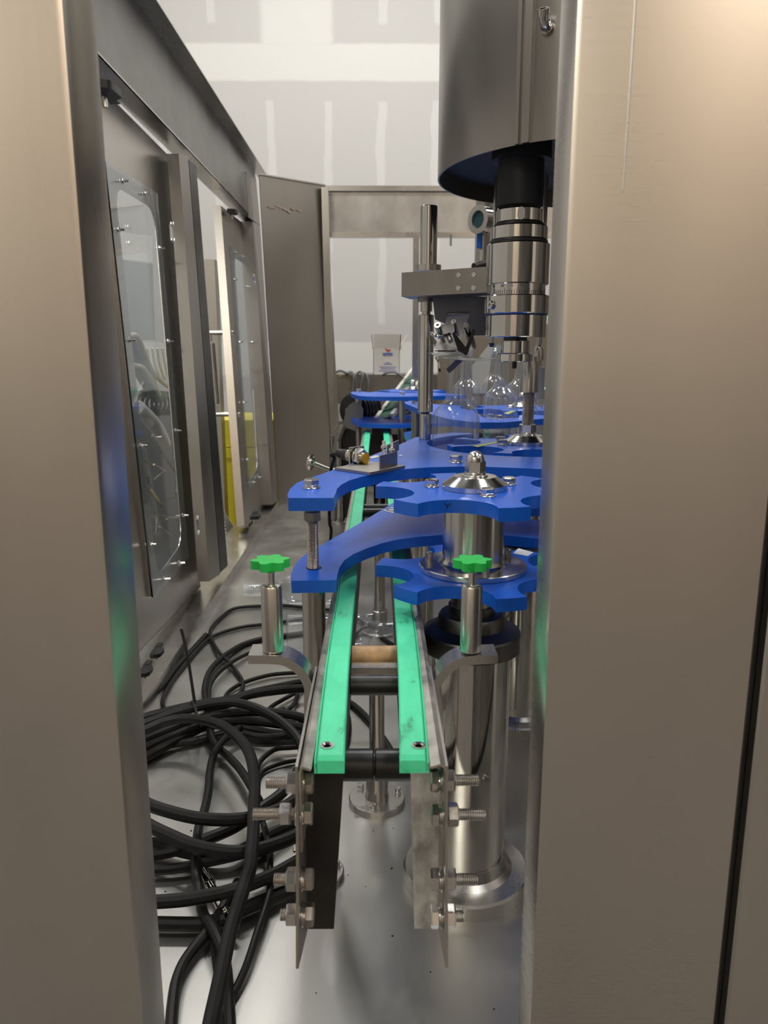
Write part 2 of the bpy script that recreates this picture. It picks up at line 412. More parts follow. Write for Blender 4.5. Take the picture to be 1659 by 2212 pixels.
# beam: vertical face, lower lip, upper inward flange
b = B(); extr(b, [lp(Y0S, zb), lp(YE, zb), lp(YE, zt), lp(Y0S, zt)], (-.004, 0, 0)); obj('beam_face', b, steel('shaded_beam_steel', (.27, .265, .26), (.3, .46), (8, 8, 8), 3, 5.0, .35, .02), side)  # base colour darkened in place of shade on the beam
b = B(); extr(b, [lp(Y0S, zb), lp(YE, zb), lp(YE, zb, .06), lp(Y0S, zb, .06)], (0, 0, .004)); obj('beam_lower_lip', b, STEEL, side)
b = B(); extr(b, [lp(Y0S, zt, .0), lp(YE + .1, zt, .0), lp(YE + .1, zt, -.05), lp(Y0S, zt, -.05)], (0, 0, .004)); obj('beam_top_flange', b, STEEL, side)
# sill: a low lip on the deck, and the sill top behind it
b = B(); extr(b, [lp(Y0S, 0), lp(3.9, 0), lp(3.9, .036), lp(Y0S, .036)], (-.003, 0, 0)); obj('sill_lip', b, STEEL, side)
b = B(); extr(b, [lp(Y0S, .036), lp(3.9, .036), lp(3.9, .030, .12), lp(Y0S, .030, .12)], (0, 0, -.003)); obj('sill_top', b, STEEL, side)
def post_between(name, tl, tr, br, bl, mat, depth=.055, off=0.0, parent=side):
    b = B(); pts = [atl(*p, off) for p in (tl, tr, br, bl)]; extr(b, pts, (-depth, 0, 0)); bev(b, .002, 2); return obj(name, b, mat, parent)
post_between('middle_post', (386, 332), (406, 337), (476, 1240), (452, 1256), DARKST, .032)
post_between('post_rubber_seal', (408, 345), (424, 358), (492, 1222), (477, 1236), BLK, .04)
post_between('corner_post', (546, 478), (562, 487), (600, 1080), (588, 1090), DARKST, .06)
post_between('corner_gusset', (531, 380), (553, 384), (562, 487), (538, 470), DARKST, .004, -.002)
b = B(); p = atl(531, 374, -.006); hexn(b, p, (1, 0, 0), .006, .012); obj('beam_screw', b, BOLT, side)

# ------------------------------------------------------------------ doors in the side frame
def yz(px, py, off): p = atl(px, py, off); return (p.y, p.z)
def screw(px, py, off, parent, r=.005):
    p = atl(px, py, off); b = B()
    washer(b, p, (1, 0, 0), .0012, r * 1.5); hexn(b, p + Vector((.0012, 0, 0)), (1, 0, 0), r, r * 1.8); cyl(b, p + Vector((r, 0, 0)), p + Vector((r * 3.2, 0, 0)), r * .55, 8)
    return obj('screw', b, BOLT, parent)
def door(label, outer, hole, pane, screws, off, r, name='enclosure_door'):
    oy = [yz(*p, off) for p in outer]; hy = [yz(*p, off) for p in hole]; pn = [yz(*p, off - .004) for p in pane]
    ym = sum(p[0] for p in oy) / 4; t = thing(name, label, 'door', (-.56, ym, .03))
    b = B(); panel_with_hole(b, oy, rrect(hy, r), lambda y, z: lp(y, z, off), (-.0025, 0, 0)); obj('door_sheet', b, STEELV, t)
    # folded rims of the door box, behind the sheet
    for (i, j) in ((0, 1), (1, 2), (2, 3), (3, 0)):
        b = B(); a, c = lp(*oy[i], off), lp(*oy[j], off); cen = lp(ym, sum(p[1] for p in oy) / 4, off)
        extr(b, [a, c, c + (cen - c).normalized() * .003, a + (cen - a).normalized() * .003], (-.028, 0, 0)); obj('door_rim', b, STEEL, t)
    b = B(); extr(b, [lp(y, z, off - .004) for y, z in pn], (.003, 0, 0)); bev(b, .0008, 1); obj('window_pane', b, PANE, t)
    for s in screws: screw(*s, off - .007, t)
    return t
d1 = door('near stainless door with clear screwed-on window, beside the left post',
          [(150, 120), (366, 338), (433, 1268), (285, 1425)], [(248, 400), (333, 452), (394, 1172), (340, 1247)],
          [(224, 345), (338, 418), (406, 1203), (331, 1291)],
          [(264, 391), (313, 418), (254, 496), (343, 536), (279, 735), (362, 737), (379, 930), (304, 963), (395, 1113), (323, 1176), (387, 1216), (354, 1251)], .06, .06)
b = B(); extr(b, [atl(*p, .052) for p in ((224, 345), (228, 350), (296, 1060), (331, 1292), (327, 1289))], (-.01, 0, 0)); obj('pane_channel', b, DARKST, d1)
d2 = door('far stainless door with clear window, standing ajar beside the corner',
          [(481, 448), (544, 497), (588, 1084), (531, 1140)], [(506, 556), (531, 572), (557, 1010), (538, 1040)],
          [(497, 531), (533, 563), (562, 1016), (537, 1058)],
          [(508, 546), (524, 555), (505, 604), (533, 619), (516, 739), (543, 739), (525, 869), (552, 856), (532, 992), (562, 970), (545, 1041), (558, 1030)], .05, .05)
post_between('door_stile', (477, 444), (487, 452), (537, 1140), (528, 1136), STEELV, .03, .045, d2)
# handle on the outer side of the far door
hb = B(); pA = atl(478, 719, .09); pB = atl(492, 895, .09)
for p in (pA, pB): cyl(hb, p + Vector((.05, 0, 0)), p - Vector((.045, 0, 0)), .009, 14, c=.001)
qa = pA - Vector((.042, 0, 0)); qb = pB - Vector((.042, 0, 0))
tube(hb, [qa, qa * .9 + qb * .1], .004, 8, 0); tube(hb, [qa * .1 + qb * .9, qb], .004, 8, 0)
ho = obj('door_handle', hb, POL, d2)
gb = B(); cyl(gb, qa * .87 + qb * .13, qa * .13 + qb * .87, .013, 16, c=.001); obj('handle_grip', gb, DARKST, ho)
def latch(px, py, off, parent, s=1.0):
    p = atl(px, py, off); b = B()
    prism(b, rrect([(p.x - .012 * s, p.y - .05 * s), (p.x + .025 * s, p.y - .04 * s), (p.x + .028 * s, p.y + .02 * s), (p.x + .002, p.y + .04 * s), (p.x - .012 * s, p.y + .03 * s)], .01), p.z, p.z + .014 * s)
    bev(b, .002, 1); o = obj('latch_knob', b, BLK, parent)
    c = B(); cyl(c, (p.x, p.y, p.z - .022 * s), (p.x, p.y, p.z), .005 * s, 10); obj('latch_pin', c, BOLT, o)
    e = B(); box(e, (p.x - .012 * s, p.y + .03 * s, p.z + .004), (p.x + .008 * s, p.y + .07 * s, p.z + .016 * s)); obj('latch_tab', e, BLK, o)
latch(337, 1412, .0, d1, .6); latch(312, 1452, .0, d1, .6); latch(226, 205, .02, d1, 1.1)
latch(549, 1118, .0, d2, .9); latch(500, 462, .02, d2, .9)
for (px, y0, y1, par) in ((369, 485, 520, d1), (424, 1118, 1150, d1), (546, 595, 610, d2)):
    b = B(); p, q = atl(px, y0, .0), atl(px + 2, y1, .0); cyl(b, p, q, .004, 8); hexn(b, p, (1, 0, 0), .008, .012); hexn(b, q, (1, 0, 0), .008, .012); obj('hinge', b, BOLT, par)

# ------------------------------------------------------------------ diagonal corner panel
dg = thing('corner_panel', 'tall brown-grey steel panel set diagonally across the far left corner', 'panel', (-.42, 4.0, 0))
A1, A2 = aty(560, 378, 3.72), aty(703, 402, 4.08)
A3, A4 = atz(722, 1066, 0), atz(601, 1092, 0)
A3 = Vector((A2.x + .07, 4.08, 0)); A4 = Vector((-.487, 3.70, 0))
nrm = (A2 - A1).cross(A4 - A1).normalized(); nrm = nrm if nrm.y > 0 else -nrm
b = B(); extr(b, [A1, A2, A3, A4], nrm * .004); obj('panel_sheet', b, steel('corner_sheet', (.40, .365, .325), (.34, .46), (60, 60, 3), 4, 2.0, .10, .05), dg)
b = B(); extr(b, [A1 + Vector((0, 0, 0)), A2, A2 - Vector((0, .012, 0)), A1 - Vector((0, .012, 0))], (0, 0, .006)); obj('top_edge', b, STEEL, dg)
rb = B()
for i in range(9):
    px = 577 + i * 8.5; py = 446 + 9 * (i / 9) + random.uniform(-4, 4)
    ok = lambda u, v: (lambda d: CAM + d * ((A1 - CAM).dot(nrm) / d.dot(nrm)) - nrm * .005)(pray(u, v))
    p = ok(px, py); q = ok(px + random.uniform(7, 14), py + random.uniform(0, 6)); dz = random.uniform(.005, .012)
    extr(rb, [p, q, q - Vector((0, 0, dz)), p - Vector((.0, 0, dz * .6))], nrm * .0006)
obj('scraped_mark', rb, PINK, dg, 'pinkish scraped tape residue')

# ------------------------------------------------------------------ rear frame with its openings
rf = thing('rear_enclosure', 'stainless steel rear frame with a wide stained upper board', 'frame', (.2, 4.1, 0))
YR = 4.1
def ry(px, py, y=YR): return aty(px, py, y)
def bar_px(name, x0, y0, x1, y1, mat, depth=.03, yy=YR, parent=rf, bw=.002):
    p, q = aty(x0, y1, yy), aty(x1, y0, yy); b = box(B(), (p.x, yy, p.z), (q.x, yy + depth, q.z)); bev(b, bw, 1); return obj(name, b, mat, parent)
bar_px('top_rail', 703, 402, 1500, 412, STEEL, .05)
BOARD = steel('stained_steel_board', (.60, .58, .54), (.36, .5), (3, 3, 30), 3, 7, .28, .06)
bar_px('upper_board', 708, 414, 1500, 503, BOARD, .012, YR + .02)
bar_px('middle_rail', 705, 502, 1500, 512, STEEL, .04)
b = B(); extr(b, [aty(694, 404, YR - .075), aty(709, 404, YR - .075), aty(724, 1000, YR - .075), aty(709, 1000, YR - .075)], (0, .05, 0)); bev(b, .002, 1); obj('rear_post', b, STEEL, rf)
bar_px('rear_post', 890, 512, 906, 900, STEEL, .05)
b = B(); p = aty(974, 507, YR); cyl(b, (p.x, YR - .004, p.z), (p.x, YR - .004, p.z - .055), .006, 10); obj('hanging_bolt', b, BOLT, rf)

# ================================================================== CONVEYOR
conv = thing('conveyor', 'narrow conveyor frame with two green wear strips and no chain', 'conveyor', (-.005, 1.8, 0))
CZ, CY0, CY1 = .425, .557, 3.15
def strip(x0, x1, outer, CZ=CZ):
    # front end bows in a little like the photo's worn strips; sections along y
    b = B(); secs = []
    for y in (CY0, CY0 + .004, .60, .66, .74, .82, .92, 1.2, 2.0, CY1):
        dx = 0.004 * max(0.0, 1 - (y - CY0) / .26) ** 1.6 * (1 if outer < 0 else -1)
        zc = CZ - (.003 if y == CY0 else 0)
        secs.append([(x0 + dx, y, .411), (x1 + dx, y, .411), (x1 + dx, y, zc - .0012), (x1 + dx - .0012, y, zc), (x0 + dx + .0012, y, zc), (x0 + dx, y, zc - .0012)])
    V = [[b.verts.new(p) for p in s] for s in secs]
    for a, c in zip(V, V[1:]):
        for k in range(6): b.faces.new((a[k], a[(k + 1) % 6], c[(k + 1) % 6], c[k]))
    b.faces.new(V[0][::-1]); b.faces.new(V[-1]); return b
def side_rail(sgn, xo, xs0, xs1):
    # sheet-metal side: rounded top lip outside the strip, outer web, inner web under the strip
    b = B(); prof = [(xs0 if sgn < 0 else xs1, .418), (xo + .004 * (-sgn), .4205), (xo + .0012 * (-sgn), .4185), (xo, .414), (xo, .345)]
    sheet(b, [(x, CY0 - .006, z) for x, z in prof], (0, CY1 - CY0, 0), .002); ro = obj('side_rail', b, WORN, conv)
    xi = xs1 - .004 if sgn < 0 else xs0 + .001
    b = box(B(), (xi, CY0 + .125, .345), (xi + .003, CY1, .4108)); obj('inner_web', b, BLACKST, conv)
for sgn, xo, xs0, xs1 in ((-1, -.0635, -.0530, -.0312), (1, .0525, .0205, .0415)):
    o = obj('wear_strip', strip(xs0, xs1, sgn), GREEN, conv)
    obj('strip_lip', strip((xs0 - .0024) if sgn < 0 else (xs1 + .0005), (xs0 - .0005) if sgn < 0 else (xs1 + .0024), sgn, .4228), GREEN, o)
    s = atz(707 if sgn < 0 else 904, 1611, CZ + .0002); b = B(); lathe(b, [(-.004, 0), (-.004, .0052), (.0008, .0058), (.0009, .0042), (-.0002, .003), (-.0002, 0)], s, (0, 0, 1), 20); obj('strip_screw', b, BOLT, o)
    side_rail(sgn, xo, xs0, xs1)
    # hanging end plate with folded rear flange
    b = B(); poly = [(.551, .4205), (.545, .36), (.522, .262), (.605, .232), (.612, .30), (.66, .352), (.75, .35), (.75, .4195)]
    extr(b, [(xo - .0022 * (sgn < 0) + .0001 * sgn, y, z) for y, z in poly], (.0022, 0, 0)); pl = obj('end_plate', b, DARKST, conv)
    x_in = xo - .0 * sgn; b = B()
    if sgn < 0: pts = [(xo, .60, .408), (-.0285, .60, .408), (-.0405, .60, .232), (xo, .60, .232)]; mt = BLACKST
    else: pts = [(.0272, .60, .388), (xo, .60, .388), (xo, .60, .232), (.0318, .60, .232)]; mt = steel('speckled_flange', (.80, .79, .77), (.50, .65), (120, 120, 120), 3, 60, .45, .1)
    extr(b, pts, (0, .002, 0)); obj('end_flange', b, mt, pl)
def rail_bolt(py, y, sgn, px_head, px_nut, px_end):
    xo = -.0657 if sgn < 0 else .0527; x_in = -.0635 if sgn < 0 else .0525
    z = aty(817, py, y).z; xe = aty(px_end, py, y).x; xn = aty(px_nut, py, y).x; xh = aty(px_head, py, y).x
    ax = Vector((sgn, 0, 0)); b = B(); hh = .0068
    face = x_in - sgn * .0032
    hexn(b, (face, y, z), -ax, hh, .0165, random.random()); cyl(b, (face, y, z), (xo, y, z), .005, 12); thread(b, (xo, y, z), (xe, y, z), .0049)
    o = obj('bolt', b, THREAD if sgn < 0 else BOLT, conv)
    b = B(); washer(b, (x_in, y, z), -ax, .0015, .0098, .005); washer(b, (x_in - sgn * .0016, y, z), -ax, .0015, .0085, .005); washer(b, (xo, y, z), ax, .0015, .0098, .005); obj('washer', b, BOLT, o)
    b = B(); x0 = xo + sgn * .0018; x0 = x0 if abs(xn - x0) < .006 else xn - sgn * .004
    hexn(b, (x0, y, z), ax, .0085, .0165, random.random()); obj('nut', b, BOLT, o)
for a in ((1690, .575, -1, 668, 628, 575), (1757, .560, -1, 655, 617, 547), (1898, .556, -1, 678, 635, 592), (1975, .552, -1, 668, 628, 606),
          (1686, .578, 1, 942, 970, 1034), (1760, .565, 1, 937, 978, 1048), (1900, .556, 1, 933, 968, 1031), (1980, .552, 1, 933, 974, 1001)): rail_bolt(*a)
# cross pieces
def cross(name, py, y, r, mat, x0=-.0330, x1=.0230, seam=None):
    z = aty(817, py, y).z; b = B()
    if seam is None: cyl(b, (x0, y, z), (x1, y, z), r, 28, c=.001)
    else:
        cyl(b, (x0, y, z), (seam - .0006, y, z), r, 28, c=.001); cyl(b, (seam + .0006, y, z), (x1, y, z), r, 28, c=.001); cyl(b, (seam - .001, y, z), (seam + .001, y, z), r * .8, 20)
    return obj(name, b, mat, conv)
cross('return_roller', 1652, .645, .0145, BLK, -.0335, .030, -.004)
cross('cross_spacer', 1480, .755, .0105, BLK, -.030, .0215)
cross('worn_roller', 1418, .83, .0125, TAN, -.031, .0215)
z_ = aty(817, 1446, .80).z
obj('cross_bar', box(B(), (-.030, .795, z_ - .004), (.0215, .81, z_ + .004)), STEEL, conv)
cross('cross_spacer', 1098, 1.62, .0095, BLK, -.031, .021)
cross('cross_spacer', 1108, 1.52, .0095, BLK, -.031, .021)

# green-knob clamp brackets on both sides of the conveyor
def star_poly(cx, cy, R, r, n=6, ph=0.0, m=10):
    P = []
    for i in range(n * m):
        a = 2 * PI * i / (n * m); s = .5 + .5 * math.cos(n * a); s = s ** .8; rr = r + (R - r) * s; P.append((cx + rr * math.cos(a + ph), cy + rr * math.sin(a + ph)))
    return P
def clamp(label, sgn, px_post, ph):
    y = .737; zt_ = aty(px_post, 1404, y).z; x = aty(px_post, 1404, y).x
    t = thing('clamp_bracket', label, 'bracket', (x, y, .30))
    pts = [(536, 1432), (600, 1434), (625, 1443), (645, 1461), (657, 1487), (662, 1520), (663, 1600)] if sgn < 0 else [(1076, 1430), (1010, 1434), (985, 1443), (965, 1461), (950, 1487), (945, 1520), (944, 1600)]
    P = [aty(px, py, .723) for px, py in pts]; dz_ = zt_ - .0090 - P[0].z; P = [Vector((p.x, 0, p.z + dz_)) for p in P]
    P[-2].x = P[-1].x = (-.0757 if sgn < 0 else .0647); P = spline(P, 5); b = B()
    sheet(b, [(p.x, .723, p.z) for p in P], (0, .030, 0), .0090 if sgn < 0 else -.0090); bev(b, .0014, 2, 60); obj('bent_arm', b, STEEL, t)
    ztop = aty(px_post, 1262, y).z; b = B(); r = .0107
    lathe(b, [(0, 0), (0, r), (ztop - zt_ - .003, r), (ztop - zt_ - .0008, r - .001), (ztop - zt_, r - .003), (ztop - zt_, .004), (ztop - zt_ - .002, .004), (ztop - zt_ - .002, 0)], (x, y, zt_), (0, 0, 1), 32); obj('post', b, STEEL, t)
    b = B(); zk = aty(px_post, 1232, y).z; cyl(b, (x, y, ztop - .004), (x, y, zk + .002), .0036, 16); obj('spindle', b, BOLT, t)
    b = B(); prism(b, star_poly(x, y, .0195, .0138, 6, ph), zk + .003, zk + .0115); bev(b, .0016, 2, 50)
    lathe(b, [(0, 0), (0, .0062), (.0012, .0075), (.0045, .0095), (.0045, 0)], (x, y, zk - .001), (0, 0, 1), 24); obj('knob', b, KNOB, t)
clamp('left green star-knob clamp on a bent bracket arm beside the cables', -1, 590, .25)
clamp('right green star-knob clamp on a bent bracket arm before the big column', 1, 1016, .02)

# ================================================================== STAR WHEELS
UZ, LZ, TH = .5675, .4605, .0160
def starpoly(cx, cy, N, R, ri, ht, th0, arc=10):
    hp = PI / N - math.radians(ht); xc, yc = R * math.cos(hp), R * math.sin(hp)
    c = (xc * xc + yc * yc - ri * ri) / (2 * (xc - ri)); rho = c - ri; a1 = math.atan2(yc, xc - c); P = []
    for k in range(N):
        a0 = th0 + 2 * PI * k / N                       # tooth centre
        for j in range(5):
            a = a0 + math.radians(ht) * (j - 2) / 2; P.append((cx + R * math.cos(a), cy + R * math.sin(a)))
        ap = a0 + PI / N
        for j in range(1, arc * 2):
            s = -a1 + (-(2 * PI - 2 * a1)) * j / (arc * 2)   # the long way round through pi
            lx, ly = c + rho * math.cos(s), rho * math.sin(s)
            P.append((cx + lx * math.cos(ap) - ly * math.sin(ap), cy + lx * math.sin(ap) + ly * math.cos(ap)))
    return P
def plate(name, poly, ztop, parent, th=TH, mat=None):
    b = B(); prism(b, poly, ztop - th, ztop); bev(b, .0007, 2, 60); return obj(name, b, mat or BLUE, parent, smooth=25)
def hexbolt(parent, x, y, z, s=1.0, name='bolt', ph=.3, mat=None):
    b = B(); washer(b, (x, y, z), (0, 0, 1), .0013, .0105 * s); washer(b, (x, y, z + .0013), (0, 0, 1), .0028 * s, .0082 * s); hexn(b, (x, y, z + .0041 * s), (0, 0, 1), .0066 * s, .0165 * s, ph)
    return obj(name, b, mat or BOLT, parent)
def drive_column(label, x, y, r, rb, full=True, ztop=.40):
    t = thing('drive_column', label, 'column', (x, y, 0))
    b = B(); lathe(b, [(0, 0), (0, rb), (.019, rb), (.022, rb - .003), (.024, r + .012), (.030, r + .004), (.045, r + .001), (.045, 0)], (x, y, 0), (0, 0, 1), 64); obj('base_flange', b, STEEL, t, smooth=16)
    b = B(); cyl(b, (x, y, .044), (x, y, .352), r, 64); obj('tube', b, POL, t)
    b = B(); lathe(b, [(0, 0), (0, r + .003), (.002, r + .012), (.024, r + .012), (.0265, r + .0105), (.031, r - .002), (.0335, r - .0075), (.046, r - .0095), (.050, r - .012), (.0515, r - .016), (.0515, .031), (.062, .031), (.062, 0)], (x, y, .350), (0, 0, 1), 64); obj('cap', b, DKCOL, t, smooth=24)
    b = B(); cyl(b, (x, y, .405), (x, y, LZ - TH), .028, 40); obj('shaft', b, STEEL, t)
    if full:
        b = B(); p = aty(1053, 1685, y - r - .001); cyl(b, (p.x, y - r + .003, p.z), (p.x, y - r - .0015, p.z), .004, 12); obj('plug_screw', b, BOLT, t)
    return t
def star_wheel(label, x, y, N, R, ri, ht, th0, angles, acorn=True, hub=True, group=None):
    t = thing('star_wheel', label, 'star wheel', (x, y, LZ - TH))
    plate('upper_plate', starpoly(x, y, N, R, ri, ht, th0), UZ, t); plate('lower_plate', starpoly(x, y, N, R, ri, ht, th0), LZ, t)
    b = B(); lathe(b, [(0, 0), (0, .0695), (.0012, .0705), (.0065, .0705), (.0075, .0695), (.0085, .046), (.0105, .0425), (.015, .040), (UZ - TH - LZ - .009, .040), (UZ - TH - LZ - .009, .0375), (UZ - TH - LZ, .0375), (UZ - TH - LZ, 0)], (x, y, LZ), (0, 0, 1), 64); obj('hub', b, TURN, t, smooth=16)
    for a in angles:
        b = B(); cyl(b, (x + .058 * math.cos(a), y + .058 * math.sin(a), LZ + .007), (x + .058 * math.cos(a), y + .058 * math.sin(a), LZ + .019), .0048, 14, c=.0008); obj('dowel', b, DARKST, t)
    b = B(); lathe(b, [(0, 0), (0, .0415), (.0005, .042), (.0065, .042), (.0155, .0285), (.0163, .0275), (.0163, 0)], (x, y, UZ), (0, 0, 1), 64); obj('hub_cap', b, TURN, t)
    for a in angles: hexbolt(t, x + .056 * math.cos(a), y + .056 * math.sin(a), UZ, .95, ph=random.random())
    z = UZ + .0163; b = B(); washer(b, (x, y, z), (0, 0, 1), .0018, .0165); washer(b, (x, y, z + .0018), (0, 0, 1), .0034, .0138); obj('washer', b, BOLT, t)
    z += .0052
    if acorn:
        b = B(); hexn(b, (x, y, z), (0, 0, 1), .0145, .0232, .35); r = .0116
        lathe(b, [(.0135, 0), (.0135, r)] + [(.0155 + r * math.sin(k * PI / 16), r * math.cos(k * PI / 16)) for k in range(0, 9)], (x, y, z), (0, 0, 1), 28); obj('acorn_nut', b, BOLT, t)
    else:
        b = B(); hexn(b, (x, y, z), (0, 0, 1), .016, .028, .2); obj('nut', b, BOLT, t)
        b = B(); thread(b, (x, y, z + .014), (x, y, z + .075), .0115, .003, 20); obj('threaded_spindle', b, THREAD, t)
        b = B(); lathe(b, [(0, 0), (0, .0165), (.052, .0165), (.060, .0125), (.066, .0125), (.066, 0)], (x, y, z + .0755), (0, 0, 1), 24); obj('coupling_sleeve', b, STEEL, t)
    return t
S1 = (.124, .974)
ang1 = [math.atan2(*(lambda v: (v.y - S1[1], v.x - S1[0]))(atz(px, py, UZ))) for px, py in ((928, 1051), (1042, 1065), (1106, 1046))]
s1 = star_wheel('front blue star wheel with acorn nut on a steel hub, nearest the viewer', S1[0], S1[1], 6, .1288, .083, 8.9, math.radians(-136.2), ang1)
drive_column('polished drive column with a wide round base under the front star wheel', S1[0], S1[1], .0535, .089)
# hand-drawn Y on the rim of the upper plate
def on_pocket(px, py):                                # front pocket wall of the upper plate (cylinder of the pocket)
    ap = math.radians(-136.2 + 30 + 0); 
    c = .1304; cx, cy, rho = S1[0] + c * math.cos(math.radians(-106.2)), S1[1] + c * math.sin(math.radians(-106.2)), .0474
    v = pray(px, py); ox, oy = CAM.x - cx, CAM.y - cy
    A_ = v.x ** 2 + v.y ** 2; B_ = 2 * (ox * v.x + oy * v.y); C_ = ox * ox + oy * oy - rho * rho
    t_ = (-B_ + math.sqrt(max(0, B_ * B_ - 4 * A_ * C_))) / (2 * A_); return CAM + v * t_ - Vector((0, .0003, 0))
b = B()
for st in (((960, 1087), (966.5, 1093)), ((974, 1086.5), (966.5, 1093), (965.5, 1099))): tube(b, [on_pocket(*p) for p in st], .0006, 5, 0)
obj('marker_letter', b, INK, s1, 'hand-written letter Y in black marker')
S2 = (.284, 1.462)
s2 = star_wheel('second blue star wheel with yellow tape and a threaded spindle, behind the front one', S2[0], S2[1], 7, .155, .088, 6.7, math.radians(218 - 25.7), [math.radians(a) for a in (205, 325, 85, 145)], False)
drive_column('drive column under the second star wheel, half hidden by the right panel', S2[0], S2[1], .0535, .089, False)
def patch(name, pts, z, mat, parent, th=.0004):
    b = B(); prism(b, [tuple(atz(px, py, z)[:2]) for px, py in pts], z + .0002, z + .0002 + th); return obj(name, b, mat, parent)
patch('tape_strip', [(1020, 963.5), (1062, 957), (1075, 953.5), (1073, 957), (1032, 966)], UZ, TAPE, s2)
patch('paper_label', [(1108, 1196), (1120, 1185), (1152, 1194), (1140, 1202)], LZ, PAPER, s1)
S3 = (.452, 2.42)
s3 = star_wheel('third blue star wheel with yellow tape, among the bottles further back', S3[0], S3[1], 7, .155, .118, 6.7, math.radians(192), [math.radians(a) for a in (215, 335, 95)], True)
drive_column('drive column under the third star wheel, deep in the machine', S3[0], S3[1], .0535, .089, False)
patch('tape_strip', [(1088, 893), (1100, 889), (1112, 887), (1112, 889), (1098, 895)], UZ, TAPE, s3)
S4 = (.155, 3.50)
s4 = star_wheel('rearmost blue star wheel by the rear opening', S4[0], S4[1], 7, .155, .118, 6.7, math.radians(178), [math.radians(a) for a in (200, 320, 80)], True)
drive_column('drive column under the rearmost star wheel', S4[0], S4[1], .0535, .089, False)

# ================================================================== BOTTLE GUIDES (fixed blue plates)
def P2(pts, z): return [tuple(atz(px, py, z)[:2]) for px, py in pts]
def arc(cx, cy, r, a0, a1, n=16): return [(cx + r * math.cos(math.radians(a0 + (a1 - a0) * i / n)), cy + r * math.sin(math.radians(a0 + (a1 - a0) * i / n))) for i in range(n + 1)]
g1 = thing('bottle_guide', 'near blue double-deck bottle guide curving round the front star wheel', 'guide', (-.08, .99, LZ - TH))
up_outer = P2([(622.6, 1075.7), (621, 1067), (627, 1056), (641.6, 1043), (654, 1038), (678, 1029.6), (723, 1014), (765, 998), (800, 985), (830, 973), (855, 964)], UZ)
up_inner = P2([(720, 1075.7), (724.8, 1066), (728, 1056), (737, 1047), (754, 1038), (781, 1029.6), (817, 1021.8), (853, 1015.8), (890, 1012), (928, 1009.4), (990, 1007.7), (1040, 1008), (1077, 1009.4), (1120, 1011), (1161, 1013)], UZ)
cut = arc(S2[0], S2[1], .191, -68, -245, 26)
upper = up_inner + [(.45, 1.13), (.45, 1.25)] + [p for p in cut] + [(.195, 1.66), (.16, 1.665), (.115, 1.63), (.075, 1.57)] + up_outer[::-1]
plate('upper_plate', upper, UZ, g1)
lo_outer = P2([(632, 1262), (629.8, 1254.7), (628, 1242), (636, 1222), (648.8, 1206), (663, 1195), (686.8, 1181.5), (726.6, 1159), (781, 1128), (851, 1085)], LZ)[1:]
lo_inner = P2([(726.6, 1253), (728.4, 1242), (733, 1226), (743, 1211), (763, 1197), (791.7, 1185), (826, 1173), (862, 1165), (900, 1160), (953, 1155.6), (1020, 1154), (1086, 1155.6), (1155, 1163)], LZ)
lower = lo_inner + [(.45, 1.14), (.45, 1.25)] + cut + [(.195, 1.66), (.16, 1.665), (.115, 1.63), (.075, 1.57)] + lo_outer[::-1]
plate('lower_plate', lower, LZ, g1)
bp = atz(673, 1054, UZ); bx_, by_ = bp.x, bp.y
hexbolt(g1, bx_, by_, UZ, 1.12, ph=.1)
b = B(); thread(b, (bx_, by_, LZ - .002), (bx_, by_, UZ - TH), .0078, .0019, 20); o = obj('threaded_rod', b, THREAD, g1)
b = B(); hexn(b, (bx_, by_, UZ - TH - .0265), (0, 0, 1), .0125, .0205, .2); obj('lock_nut', b, DARKST, o)
b = B(); lathe(b, [(0, .0078), (.0003, .0105), (.0003, .0078)], (bx_ + .001, by_, LZ), (0, 0, 1), 20); obj('rod_hole', b, INK, g1)
p = atz(985, 999, UZ); hexbolt(g1, p.x, p.y, UZ, 1.08, ph=.25)
patch('paper_label', [(828, 1103), (846, 1096), (862, 1102), (850, 1109)], LZ, PAPER, g1)
b = B(); p = atz(848, 1101, LZ + .0008); lathe(b, [(0, .009), (.0006, .009), (.0006, .012), (0, .012)], p, (0, 0, 1), 20); obj('label_ring', b, GREY, g1)
patch('paper_label', [(796, 989), (812, 984), (822, 986), (806, 991)], UZ, PAPER, g1)
patch('paper_label', [(862, 984), (868, 983), (869, 985), (863, 986)], UZ, PAPER, g1)

g2 = thing('bottle_guide', 'middle blue double-deck bottle guide behind the standing bottles', 'guide', (.3, 2.1, LZ - TH))
for z, sc_ in ((UZ, 0), (LZ, 1)):
    front = P2([(873, 868), (877, 872.5), (896, 880), (912, 886), (937, 897), (975, 906), (1014, 911), (1039, 912.6), (1095, 912), (1165, 905)], UZ)
    back = [(.62, 2.15), (.56, 2.22)] + arc(.485, 2.17, .052, 30, -190, 14) + arc(.330, 2.085, .052, 20, -200, 14) + arc(S3[0], S3[1], .195, -150, -205, 8) + [(.22, 2.56), (.16, 2.62), (.12, 2.76)]
    plate('upper_plate' if z == UZ else 'lower_plate', front + back, z, g2)
for (px, py, s) in ((1058, 904, 1.1), (1077, 906, 1.1), (895, 874, 1.0)):
    p = atz(px, py, UZ); hexbolt(g2, p.x, p.y, UZ, s, ph=random.random())
g3 = thing('bottle_guide', 'far blue double-deck bottle guide tapering to a point over the conveyor', 'guide', (0, 3.1, LZ - TH))
for z in (UZ, LZ):
    front = P2([(757, 847), (761, 851), (775, 855), (800, 856.6), (830, 857), (860, 857), (890, 856.5), (920, 856)], UZ)
    back = [(.36, 3.14)] + arc(S4[0], S4[1], .192, -62, -150, 12) + P2([(800, 847.5), (775, 845.5)], UZ)
    plate('upper_plate' if z == UZ else 'lower_plate', front + back, z, g3)
